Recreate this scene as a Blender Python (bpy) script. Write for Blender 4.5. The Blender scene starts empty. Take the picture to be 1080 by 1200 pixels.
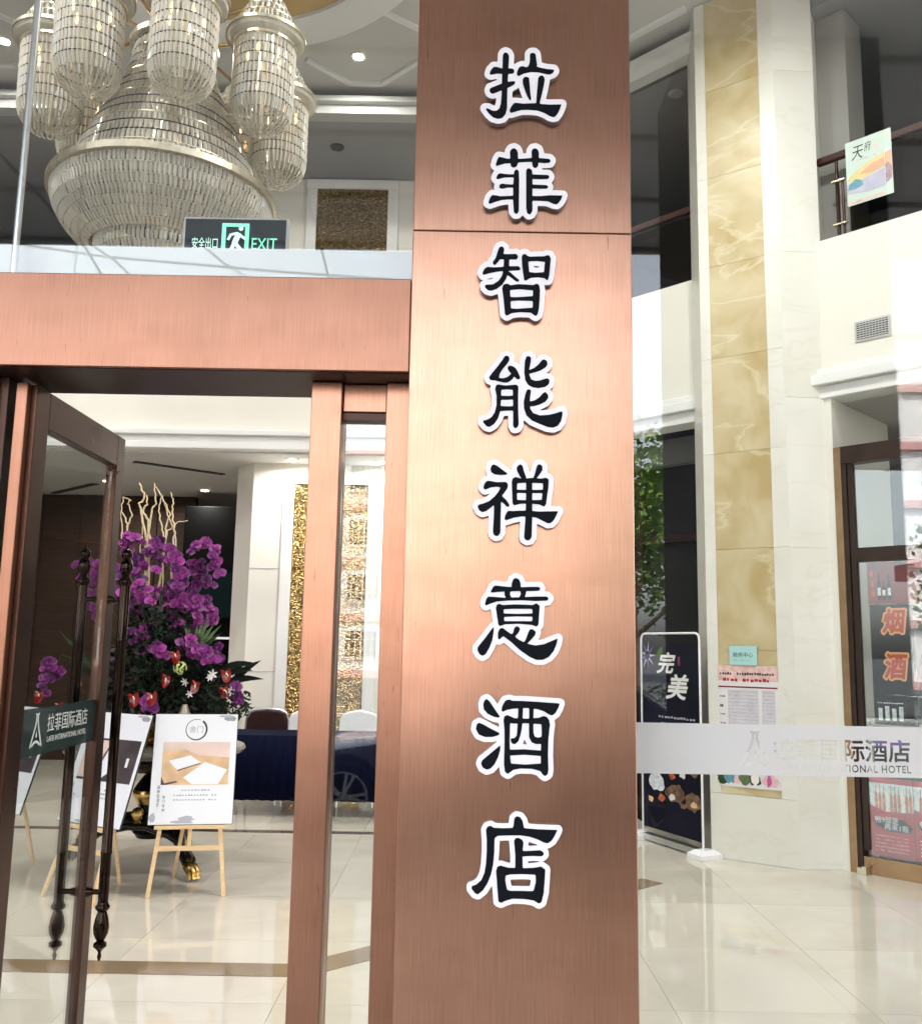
import bpy, bmesh, math, random
import numpy as np
from mathutils import Vector, Matrix
from mathutils.geometry import delaunay_2d_cdt
random.seed(7)
rnd = random.Random(11)
R = math.radians
scene = bpy.context.scene
COL = scene.collection

# ------------------------------------------------------------------ camera
EYE = Vector((0, 0, 1.6)); FPX = 1080.0; PITCH = R(8.4); ROLL = R(1.0)
cam_d = bpy.data.cameras.new('camera'); cam = bpy.data.objects.new('camera', cam_d); COL.objects.link(cam)
CROT = Matrix.Rotation(math.pi / 2 + PITCH, 3, 'X') @ Matrix.Rotation(ROLL, 3, 'Z')
cam.location = EYE; cam.rotation_euler = CROT.to_euler()
cam_d.sensor_fit = 'HORIZONTAL'; cam_d.sensor_width = 36; cam_d.lens = 36
cam_d.clip_start = 0.05; cam_d.clip_end = 2000
scene.camera = cam

# ------------------------------------------------------------------ world, sun, exposure
SUN_EL, SUN_AZ = R(52), R(35)          # sun stands behind the hotel, over its right shoulder
world = bpy.data.worlds.new('World'); scene.world = world; world.use_nodes = True
wn = world.node_tree.nodes; wl = world.node_tree.links
sky = wn.new('ShaderNodeTexSky'); sky.sky_type = 'NISHITA'; sky.sun_disc = False
sky.sun_elevation = SUN_EL; sky.sun_rotation = SUN_AZ
sky.dust_density = 4.0; sky.air_density = 1.0; sky.ozone_density = 1.0
hs = wn.new('ShaderNodeHueSaturation'); hs.inputs['Saturation'].default_value = 0.28
wl.new(sky.outputs[0], hs.inputs['Color']); wl.new(hs.outputs[0], wn['Background'].inputs['Color'])
wn['Background'].inputs['Strength'].default_value = 0.15
sd = bpy.data.lights.new('sun', 'SUN'); sd.energy = 2.6; sd.angle = R(6); sd.color = (1, .96, .9)
sun = bpy.data.objects.new('sun', sd); COL.objects.link(sun)
sdir = Vector((math.sin(SUN_AZ) * math.cos(SUN_EL), math.cos(SUN_AZ) * math.cos(SUN_EL), math.sin(SUN_EL)))
sun.rotation_euler = (-sdir).to_track_quat('-Z', 'Y').to_euler()
vs = scene.view_settings
vs.view_transform = 'Standard'; vs.look = 'None'; vs.gamma = 1.0; vs.use_curve_mapping = False
vs.exposure = 3.25
cy = scene.cycles
cy.max_bounces = 10; cy.diffuse_bounces = 4; cy.glossy_bounces = 5; cy.transmission_bounces = 6; cy.transparent_max_bounces = 24
cy.use_denoising = True; cy.sample_clamp_indirect = 6.0; cy.caustics_reflective = False; cy.caustics_refractive = False

# ------------------------------------------------------------------ pixel to point helpers (used once, to place things at their real distance)
def ray(x, y): return CROT @ Vector(((x - 540) / FPX, -(y - 600) / FPX, -1))
def at(x, y, Y): d = ray(x, y); return EYE + d * (Y / d.y)
def atz(x, y, z): d = ray(x, y); return EYE + d * ((z - EYE.z) / d.z)

# ------------------------------------------------------------------ materials
M = {}
def mat(name, color, rough=.6, metal=0.0, noise=None, bump=None, spec=.5, emit=None, coat=0, aniso=0):
    """noise=(scale, amount[, stretch xyz]) varies the colour; bump=(scale, strength)"""
    m = bpy.data.materials.new(name); m.use_nodes = True; nt = m.node_tree; b = nt.nodes['Principled BSDF']
    c = (*color, 1)
    b.inputs['Base Color'].default_value = c; b.inputs['Roughness'].default_value = rough
    b.inputs['Metallic'].default_value = metal; b.inputs['Specular IOR Level'].default_value = spec
    if coat: b.inputs['Coat Weight'].default_value = coat; b.inputs['Coat Roughness'].default_value = .08
    if aniso: b.inputs['Anisotropic'].default_value = aniso
    if emit: b.inputs['Emission Color'].default_value = (*emit[0], 1); b.inputs['Emission Strength'].default_value = emit[1]
    tc = nt.nodes.new('ShaderNodeTexCoord')
    def nz(scale, stretch, detail=5):
        mp = nt.nodes.new('ShaderNodeMapping'); mp.inputs['Scale'].default_value = stretch
        nt.links.new(tc.outputs['Object'], mp.inputs['Vector'])
        n = nt.nodes.new('ShaderNodeTexNoise'); n.inputs['Scale'].default_value = scale; n.inputs['Detail'].default_value = detail
        nt.links.new(mp.outputs[0], n.inputs['Vector']); return n
    if noise:
        n = nz(noise[0], noise[2] if len(noise) > 2 else (1, 1, 1))
        r = nt.nodes.new('ShaderNodeMapRange'); a = noise[1]
        r.inputs['From Min'].default_value = .25; r.inputs['From Max'].default_value = .75
        r.inputs['To Min'].default_value = 1 - a; r.inputs['To Max'].default_value = 1 + a
        nt.links.new(n.outputs['Fac'], r.inputs['Value'])
        mx = nt.nodes.new('ShaderNodeMix'); mx.data_type = 'RGBA'; mx.blend_type = 'MULTIPLY'
        mx.inputs['Factor'].default_value = 1; mx.inputs[6].default_value = c
        nt.links.new(r.outputs[0], mx.inputs[7]); nt.links.new(mx.outputs[2], b.inputs['Base Color'])
        r2 = nt.nodes.new('ShaderNodeMapRange'); r2.inputs['To Min'].default_value = max(0, rough - .08); r2.inputs['To Max'].default_value = rough + .08
        nt.links.new(n.outputs['Fac'], r2.inputs['Value']); nt.links.new(r2.outputs[0], b.inputs['Roughness'])
    if bump:
        n2 = nz(bump[0], bump[2] if len(bump) > 2 else (1, 1, 1), 3)
        bp = nt.nodes.new('ShaderNodeBump'); bp.inputs['Strength'].default_value = bump[1]; bp.inputs['Distance'].default_value = .01
        nt.links.new(n2.outputs['Fac'], bp.inputs['Height']); nt.links.new(bp.outputs[0], b.inputs['Normal'])
    M[name] = m
    return m

def glass_mat(name, r0=.08, tint=(.96, .98, .97)):
    m = bpy.data.materials.new(name); m.use_nodes = True; nt = m.node_tree; nt.nodes.clear()
    out = nt.nodes.new('ShaderNodeOutputMaterial'); mix = nt.nodes.new('ShaderNodeMixShader')
    tr = nt.nodes.new('ShaderNodeBsdfTransparent'); tr.inputs[0].default_value = (*tint, 1)
    gl = nt.nodes.new('ShaderNodeBsdfGlossy'); gl.inputs['Roughness'].default_value = 0.0; gl.inputs['Color'].default_value = (.97, .98, 1, 1)
    lw = nt.nodes.new('ShaderNodeLayerWeight'); lw.inputs['Blend'].default_value = .5
    pw = nt.nodes.new('ShaderNodeMath'); pw.operation = 'POWER'; pw.inputs[1].default_value = 5
    ma = nt.nodes.new('ShaderNodeMath'); ma.operation = 'MULTIPLY_ADD'; ma.inputs[1].default_value = 1 - r0; ma.inputs[2].default_value = r0
    nt.links.new(lw.outputs['Facing'], pw.inputs[0]); nt.links.new(pw.outputs[0], ma.inputs[0]); nt.links.new(ma.outputs[0], mix.inputs[0])
    nt.links.new(tr.outputs[0], mix.inputs[1]); nt.links.new(gl.outputs[0], mix.inputs[2]); nt.links.new(mix.outputs[0], out.inputs[0])
    M[name] = m; return m

def film_mat(name, color, clear):
    m = bpy.data.materials.new(name); m.use_nodes = True; nt = m.node_tree; nt.nodes.clear()
    out = nt.nodes.new('ShaderNodeOutputMaterial')
    df = nt.nodes.new('ShaderNodeBsdfDiffuse'); df.inputs[0].default_value = (*color, 1)
    tl = nt.nodes.new('ShaderNodeBsdfTranslucent'); tl.inputs[0].default_value = (*color, 1)
    tr = nt.nodes.new('ShaderNodeBsdfTransparent')
    m1 = nt.nodes.new('ShaderNodeMixShader'); m1.inputs[0].default_value = .45
    m2 = nt.nodes.new('ShaderNodeMixShader'); m2.inputs[0].default_value = clear
    nt.links.new(df.outputs[0], m1.inputs[1]); nt.links.new(tl.outputs[0], m1.inputs[2])
    nt.links.new(m1.outputs[0], m2.inputs[1]); nt.links.new(tr.outputs[0], m2.inputs[2]); nt.links.new(m2.outputs[0], out.inputs[0])
    M[name] = m; return m

def copper_mat(name, base, rough):
    """brushed copper sheet: fine vertical grain, cloudy tarnish, small stains"""
    m = mat(name, base, rough, 1.0); nt = m.node_tree; b = nt.nodes['Principled BSDF']
    tc = nt.nodes.new('ShaderNodeTexCoord')
    def noise(scale, stretch, detail):
        mp = nt.nodes.new('ShaderNodeMapping'); mp.inputs['Scale'].default_value = stretch; nt.links.new(tc.outputs['Object'], mp.inputs[0])
        n = nt.nodes.new('ShaderNodeTexNoise'); n.inputs['Scale'].default_value = scale; n.inputs['Detail'].default_value = detail
        nt.links.new(mp.outputs[0], n.inputs['Vector']); return n
    grain = noise(60, (5, 5, .10), 4); cloud = noise(2.6, (2.2, 1, .5), 6); stain = noise(5, (1.0, 1, 2.2), 9)
    cr = nt.nodes.new('ShaderNodeValToRGB')
    cr.color_ramp.elements[0].position = .28; cr.color_ramp.elements[0].color = (*[v * .93 for v in base], 1)
    cr.color_ramp.elements[1].position = .72; cr.color_ramp.elements[1].color = (*[min(1, v * 1.05) for v in base], 1)
    nt.links.new(cloud.outputs['Fac'], cr.inputs[0])
    sr = nt.nodes.new('ShaderNodeValToRGB'); sr.color_ramp.elements[0].position = .25; sr.color_ramp.elements[0].color = (.60, .50, .44, 1)
    sr.color_ramp.elements[1].position = .55; sr.color_ramp.elements[1].color = (1, 1, 1, 1)
    nt.links.new(stain.outputs['Fac'], sr.inputs[0])
    mx = nt.nodes.new('ShaderNodeMix'); mx.data_type = 'RGBA'; mx.blend_type = 'MULTIPLY'; mx.inputs['Factor'].default_value = .22
    nt.links.new(cr.outputs[0], mx.inputs[6]); nt.links.new(sr.outputs[0], mx.inputs[7]); nt.links.new(mx.outputs[2], b.inputs['Base Color'])
    rr = nt.nodes.new('ShaderNodeMapRange'); rr.inputs['To Min'].default_value = rough - .008; rr.inputs['To Max'].default_value = rough + .008
    b.inputs['Anisotropic'].default_value = .6
    nt.links.new(cloud.outputs['Fac'], rr.inputs[0]); nt.links.new(rr.outputs[0], b.inputs['Roughness'])
    scr = noise(22, (6, 6, .5), 2)          # sparse vertical scratches and drips
    s2 = nt.nodes.new('ShaderNodeValToRGB'); s2.color_ramp.elements[0].position = .70; s2.color_ramp.elements[0].color = (1, 1, 1, 1)
    s2.color_ramp.elements[1].position = .76; s2.color_ramp.elements[1].color = (.62, .50, .44, 1); nt.links.new(scr.outputs['Fac'], s2.inputs[0])
    m3 = nt.nodes.new('ShaderNodeMix'); m3.data_type = 'RGBA'; m3.blend_type = 'MULTIPLY'; m3.inputs['Factor'].default_value = .8
    nt.links.new(mx.outputs[2], m3.inputs[6]); nt.links.new(s2.outputs[0], m3.inputs[7]); nt.links.new(m3.outputs[2], b.inputs['Base Color'])
    bp = nt.nodes.new('ShaderNodeBump'); bp.inputs['Strength'].default_value = .07; bp.inputs['Distance'].default_value = .002
    # brushed grain shows as fine vertical colour streaks; the sheet itself stays flat
    gr = nt.nodes.new('ShaderNodeMapRange'); gr.inputs['From Min'].default_value = .3; gr.inputs['From Max'].default_value = .7; gr.inputs['To Min'].default_value = .89; gr.inputs['To Max'].default_value = 1.09
    nt.links.new(grain.outputs['Fac'], gr.inputs[0])
    m4 = nt.nodes.new('ShaderNodeMix'); m4.data_type = 'RGBA'; m4.blend_type = 'MULTIPLY'; m4.inputs['Factor'].default_value = 1
    nt.links.new(m3.outputs[2], m4.inputs[6]); nt.links.new(gr.outputs[0], m4.inputs[7]); nt.links.new(m4.outputs[2], b.inputs['Base Color'])
    nt.nodes.remove(bp)
    return m

def stone_mat(name, c1, c2, vein, rough, scale=2.0, veinscale=1.2, vein_amt=.5, coat=0):
    m = mat(name, c1, rough, coat=coat); nt = m.node_tree; b = nt.nodes['Principled BSDF']
    tc = nt.nodes.new('ShaderNodeTexCoord'); oi = nt.nodes.new('ShaderNodeObjectInfo')
    va = nt.nodes.new('ShaderNodeVectorMath'); va.operation = 'ADD'
    sc = nt.nodes.new('ShaderNodeMath'); sc.operation = 'MULTIPLY'; sc.inputs[1].default_value = 37.0
    nt.links.new(oi.outputs['Random'], sc.inputs[0]); nt.links.new(tc.outputs['Object'], va.inputs[0]); nt.links.new(sc.outputs[0], va.inputs[1])
    n = nt.nodes.new('ShaderNodeTexNoise'); n.inputs['Scale'].default_value = scale; n.inputs['Detail'].default_value = 7; n.inputs['Distortion'].default_value = .6
    nt.links.new(va.outputs[0], n.inputs['Vector'])
    r1 = nt.nodes.new('ShaderNodeValToRGB'); r1.color_ramp.elements[0].position = .3; r1.color_ramp.elements[0].color = (*c2, 1)
    r1.color_ramp.elements[1].position = .68; r1.color_ramp.elements[1].color = (*c1, 1); nt.links.new(n.outputs['Fac'], r1.inputs[0])
    v = nt.nodes.new('ShaderNodeTexNoise'); v.inputs['Scale'].default_value = veinscale; v.inputs['Detail'].default_value = 9; v.inputs['Distortion'].default_value = .5
    mp = nt.nodes.new('ShaderNodeMapping'); mp.inputs['Rotation'].default_value = (.3, .5, .4); mp.inputs['Scale'].default_value = (1, 1, 3.2)
    nt.links.new(va.outputs[0], mp.inputs[0]); nt.links.new(mp.outputs[0], v.inputs['Vector'])
    r2 = nt.nodes.new('ShaderNodeValToRGB'); e = r2.color_ramp.elements
    e[0].position = .482; e[0].color = (0, 0, 0, 1); e[1].position = .5; e[1].color = (1, 1, 1, 1); e.new(.518).color = (0, 0, 0, 1)
    nt.links.new(v.outputs['Fac'], r2.inputs[0])
    am = nt.nodes.new('ShaderNodeMath'); am.operation = 'MULTIPLY'; am.inputs[1].default_value = vein_amt; nt.links.new(r2.outputs[0], am.inputs[0])
    mx = nt.nodes.new('ShaderNodeMix'); mx.data_type = 'RGBA'; nt.links.new(am.outputs[0], mx.inputs['Factor'])
    nt.links.new(r1.outputs[0], mx.inputs[6]); mx.inputs[7].default_value = (*vein, 1); nt.links.new(mx.outputs[2], b.inputs['Base Color'])
    return m

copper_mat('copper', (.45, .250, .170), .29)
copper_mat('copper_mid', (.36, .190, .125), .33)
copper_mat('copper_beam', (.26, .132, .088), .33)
mat('bronze_dark', (.045, .024, .018), .35, .8, noise=(6, .25), bump=(80, .05))
mat('handle_bronze', (.034, .022, .017), .10, 1.0, noise=(25, .35))
mat('silver_metal', (.72, .73, .75), .3, 1.0)
mat('white_edge', (.82, .82, .84), .4)
mat('sign_white', (.84, .83, .86), .45, noise=(8, .03))
mat('sign_black', (.007, .009, .012), .7, spec=.05)
mat('sign_edge_shade', (.25, .20, .19), .5)  # letter sides coloured dark to imitate the shading along their edges
stone_mat('cream_marble', (.76, .745, .69), (.70, .68, .61), (.58, .52, .42), .28, 1.6, 1.1, .25)
stone_mat('cream_marble_side', (.76, .745, .69), (.70, .68, .61), (.58, .52, .42), .28, 1.6, 1.1, .25)
stone_mat('onyx', (.46, .345, .15), (.62, .53, .34), (.82, .75, .56), .33, 2.4, .62, .36)
stone_mat('floor_marble', (.68, .635, .55), (.57, .52, .44), (.44, .38, .30), .045, 1.3, 1.0, .13)
stone_mat('floor_stripe', (.27, .195, .12), (.21, .15, .095), (.22, .16, .1), .09, 3, 2, .3)
mat('floor_dark', (.09, .06, .05), .1, noise=(4, .3))
mat('grout', (.56, .52, .45), .5)
mat('plaster_cream', (.79, .77, .70), .7, noise=(1.5, .03), bump=(120, .03))
mat('plaster_white', (.80, .80, .79), .65, noise=(2, .03))
mat('ceiling_paint', (.60, .59, .57), .8, noise=(1.2, .05))
mat('dome_gold', (.62, .42, .14), .45, .35, noise=(3, .12))
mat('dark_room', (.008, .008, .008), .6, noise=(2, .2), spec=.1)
mat('dark_wood', (.045, .025, .016), .45, spec=.15, noise=(3, .3, (1, 1, 8)))
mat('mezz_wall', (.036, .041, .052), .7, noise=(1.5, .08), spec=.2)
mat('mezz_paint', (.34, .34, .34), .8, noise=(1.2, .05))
mat('shop_grey', (.12, .12, .12), .7)
mat('pier_grey', (.30, .29, .27), .7, noise=(2, .1))
mat('blue_cloth', (.0016, .003, .018), .9, spec=.1, noise=(30, .15), bump=(40, .2))
mat('white_cloth', (.82, .82, .84), .8, noise=(20, .03), bump=(25, .3))
mat('chair_brown', (.03, .010, .009), .6, spec=.2, noise=(20, .2))
mat('black_gloss', (.005, .004, .004), .2, spec=.25)
mat('black_matt', (.003, .003, .003), .6, spec=.05)
mat('cornice_paint', (.52, .52, .51), .7, noise=(2, .04))
mat('gold', (.62, .42, .15), .25, 1.0, noise=(12, .2))
mat('pale_gold', (.62, .55, .42), .3, .8, noise=(20, .15))
mat('table_stone', (.16, .15, .13), .15, noise=(4, .3))
mat('pillar_stone', (.03, .029, .028), .7, spec=.08, noise=(2, .1))
mat('easel_wood', (.72, .51, .28), .5, noise=(6, .12, (1, 1, 12)))
mat('board_white', (.78, .79, .84), .4)
mat('board_edge', (.03, .03, .03), .5)
mat('ink', (.02, .022, .028), .6)
mat('ink_grey', (.30, .31, .33), .6)
mat('ink_pale', (.40, .41, .48), .6)
mat('photo_wood', (.68, .45, .26), .5, noise=(9, .25))
mat('photo_dark', (.06, .045, .05), .5, noise=(9, .4))
mat('photo_pink', (.72, .55, .50), .5, noise=(6, .15))
mat('branch', (.70, .56, .36), .6, noise=(40, .2), bump=(60, .4))
mat('orchid', (.30, .02, .27), .5, noise=(60, .35))
mat('orchid_lip', (.20, .005, .18), .5)
mat('anthurium', (.24, .006, .006), .22, noise=(30, .2), coat=.4)
mat('spadix', (.82, .68, .45), .5)
mat('lily', (.80, .76, .74), .5, noise=(30, .1))
mat('lily_pink', (.72, .45, .48), .5, noise=(30, .15))
mat('hydrangea', (.55, .62, .22), .6, noise=(50, .2))
mat('leaf', (.025, .055, .02), .45, spec=.2, noise=(12, .4))
mat('leaf_dark', (.006, .011, .006), .45, spec=.15, noise=(12, .4))
mat('leaf_light', (.09, .15, .05), .4, noise=(12, .3))
mat('tree_leaf', (.16, .27, .05), .5, noise=(3, .45))
mat('bark', (.12, .09, .06), .8, noise=(10, .3), bump=(20, .6))
mat('asphalt', (.055, .055, .058), .85, noise=(1.5, .2), bump=(150, .4))
mat('paving', (.50, .47, .43), .4, noise=(2, .1))
mat('kerb_stone', (.42, .41, .39), .7, noise=(8, .12))
mat('line_paint', (.75, .75, .72), .6)
mat('canopy_panel', (.64, .62, .62), .5, noise=(1, .05))
mat('canopy_beam', (.22, .21, .21), .6)
mat('stone_grey', (.42, .40, .37), .45, noise=(2, .1))
mat('facade_white', (.74, .72, .71), .8, noise=(1, .05))
mat('facade_pink', (.55, .30, .29), .8, noise=(1, .08))
mat('window_dark', (.05, .06, .07), .1)
mat('window_frame', (.66, .67, .68), .5)
mat('car_paint', (.22, .24, .27), .22, .6, coat=1)
mat('rubber', (.015, .015, .016), .8)
mat('rim_metal', (.72, .73, .75), .22, 1.0)
mat('headlight', (.75, .78, .8), .1)
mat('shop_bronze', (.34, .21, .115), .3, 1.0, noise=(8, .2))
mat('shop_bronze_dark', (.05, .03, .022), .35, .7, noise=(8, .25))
mat('teal_plaque', (.40, .66, .65), .3)
mat('paper', (.74, .71, .73), .6, noise=(5, .05))
mat('paper_pink', (.74, .50, .47), .6, noise=(20, .3))
mat('paper_blue', (.60, .57, .63), .6, noise=(14, .12))
mat('red_print', (.40, .012, .016), .4, noise=(5, .2))
mat('red_dark_print', (.20, .012, .018), .4, noise=(5, .3))
mat('black_print', (.005, .005, .006), .5, spec=.08)
mat('navy_print', (.004, .004, .014), .5, spec=.08, noise=(4, .5))
mat('orange_letter', (.55, .06, .03), .4)
mat('yellow_edge', (.85, .42, .16), .4)
mat('white_print', (.78, .78, .78), .5)
mat('purple_print', (.18, .06, .36), .4, noise=(40, .4))
mat('magenta_print', (.5, .08, .3), .5)
mat('bottle_amber', (.50, .14, .05), .25, noise=(30, .5))
mat('bottle_pale', (.66, .70, .74), .25, noise=(40, .35))
mat('dish_brown', (.14, .075, .04), .4, noise=(22, 1.0))
mat('screen_teal', (.004, .014, .016), .5, spec=.06)
mat('poster_sky', (.50, .60, .54), .4)
mat('poster_yellow', (.62, .52, .22), .4, noise=(8, .1))
mat('poster_peach', (.62, .34, .20), .4, noise=(8, .1))
mat('poster_blue', (.09, .26, .34), .4, noise=(20, .4))
mat('poster_lilac', (.42, .40, .52), .4, noise=(12, .15))
mat('poster_brown', (.30, .18, .22), .4, noise=(30, .5))
mat('exit_dark', (.012, .02, .028), .2)
mat('exit_green', (.25, .75, .55), .5, emit=((.25, .95, .60), .085))
mat('exit_white', (.7, .9, .82), .5, emit=((.5, .95, .78), .085))
mat('lamp_glow', (1, .85, .6), .5, emit=((1, .80, .52), 6))
mat('bulb_glow', (1, .7, .35), .5, emit=((1, .62, .25), 1.0))
mat('teal_film_text', (.72, .75, .74), .5)
mat('rail_wood', (.05, .016, .011), .4, spec=.2, noise=(4, .3, (1, 1, 1)))
mat('vent_grey', (.55, .55, .54), .5)
mat('vent_dark', (.03, .03, .03), .7)
mat('hedge', (.05, .09, .03), .6, noise=(8, .5), bump=(30, 1))
glass_mat('glass', .048)
mat('door_copper_shade', (.085, .043, .03), .3, .9, noise=(6, .25), bump=(80, .05))  # copper door leaf coloured dark for the shade of the dim interior
glass_mat('glass_dark', .03, (.25, .28, .31))
film_mat('frost_film', (.78, .785, .79), .15)
film_mat('teal_film', (.055, .085, .082), .22)
# canopy soffit: frosted sheets, made translucent to brighten the top of the copper column
m = film_mat('canopy_sheet', (.62, .61, .62), 0.0); [n for n in m.node_tree.nodes if n.bl_idname == 'ShaderNodeMixShader'][0].inputs[0].default_value = .13
# orchids differ from bloom to bloom
nt = M['orchid'].node_tree; b = nt.nodes['Principled BSDF']; oi = nt.nodes.new('ShaderNodeObjectInfo'); rp = nt.nodes.new('ShaderNodeValToRGB')
rp.color_ramp.elements[0].color = (.06, .004, .085, 1); rp.color_ramp.elements[1].color = (.33, .025, .26, 1); rp.color_ramp.elements.new(.5).color = (.16, .006, .14, 1)
tc = nt.nodes.new('ShaderNodeTexCoord'); ln = nt.nodes.new('ShaderNodeVectorMath'); ln.operation = 'LENGTH'; nt.links.new(tc.outputs['Object'], ln.inputs[0])
er = nt.nodes.new('ShaderNodeMapRange'); er.inputs['From Min'].default_value = .028; er.inputs['From Max'].default_value = .05; er.inputs['To Max'].default_value = .16
mm = nt.nodes.new('ShaderNodeMix'); mm.data_type = 'RGBA'; mm.inputs[7].default_value = (.62, .36, .58, 1)
nt.links.new(oi.outputs['Random'], rp.inputs[0]); nt.links.new(ln.outputs['Value'], er.inputs[0]); nt.links.new(er.outputs[0], mm.inputs['Factor']); nt.links.new(rp.outputs[0], mm.inputs[6]); nt.links.new(mm.outputs[2], b.inputs['Base Color'])
# gold mosaic: crumpled gold leaf relief
m = mat('gold_mosaic', (.70, .50, .20), .22, 1.0); nt = m.node_tree; b = nt.nodes['Principled BSDF']
tc = nt.nodes.new('ShaderNodeTexCoord'); mp = nt.nodes.new('ShaderNodeMapping'); mp.inputs['Scale'].default_value = (1, 1, 1.35)
vo = nt.nodes.new('ShaderNodeTexVoronoi'); vo.inputs['Scale'].default_value = 34; no = nt.nodes.new('ShaderNodeTexNoise'); no.inputs['Scale'].default_value = 14
nt.links.new(tc.outputs['Object'], mp.inputs[0]); nt.links.new(mp.outputs[0], no.inputs['Vector'])
ad = nt.nodes.new('ShaderNodeVectorMath'); ad.operation = 'MULTIPLY_ADD'; ad.inputs[1].default_value = (.12, .12, .12)
nt.links.new(no.outputs['Color'], ad.inputs[0]); nt.links.new(mp.outputs[0], ad.inputs[2]); nt.links.new(ad.outputs[0], vo.inputs['Vector'])
bp = nt.nodes.new('ShaderNodeBump'); bp.inputs['Strength'].default_value = 1; bp.inputs['Distance'].default_value = .022
nt.links.new(vo.outputs['Distance'], bp.inputs['Height']); nt.links.new(bp.outputs[0], b.inputs['Normal'])
vr = nt.nodes.new('ShaderNodeValToRGB'); vr.color_ramp.elements[0].color = (.62, .47, .22, 1); vr.color_ramp.elements[1].color = (.14, .08, .025, 1); vr.color_ramp.elements[1].position = .75
nt.links.new(vo.outputs['Distance'], vr.inputs[0]); nt.links.new(vr.outputs[0], b.inputs['Base Color'])
# crystal: cut-glass prisms, half clear and half sparkling
m = bpy.data.materials.new('crystal'); m.use_nodes = True; nt = m.node_tree; b = nt.nodes['Principled BSDF']; out = nt.nodes['Material Output']
b.inputs['Base Color'].default_value = (.70, .67, .60, 1); b.inputs['Roughness'].default_value = .10; b.inputs['Specular IOR Level'].default_value = .9
tr = nt.nodes.new('ShaderNodeBsdfTransparent'); tr.inputs[0].default_value = (.92, .89, .82, 1)
lw = nt.nodes.new('ShaderNodeLayerWeight'); lw.inputs['Blend'].default_value = .35
mr = nt.nodes.new('ShaderNodeMapRange'); mr.inputs['To Min'].default_value = .54; mr.inputs['To Max'].default_value = .95
mx = nt.nodes.new('ShaderNodeMixShader'); nt.links.new(lw.outputs['Facing'], mr.inputs[0]); nt.links.new(mr.outputs[0], mx.inputs[0])
nt.links.new(tr.outputs[0], mx.inputs[1]); nt.links.new(b.outputs[0], mx.inputs[2]); nt.links.new(mx.outputs[0], out.inputs[0]); M['crystal'] = m

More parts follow.
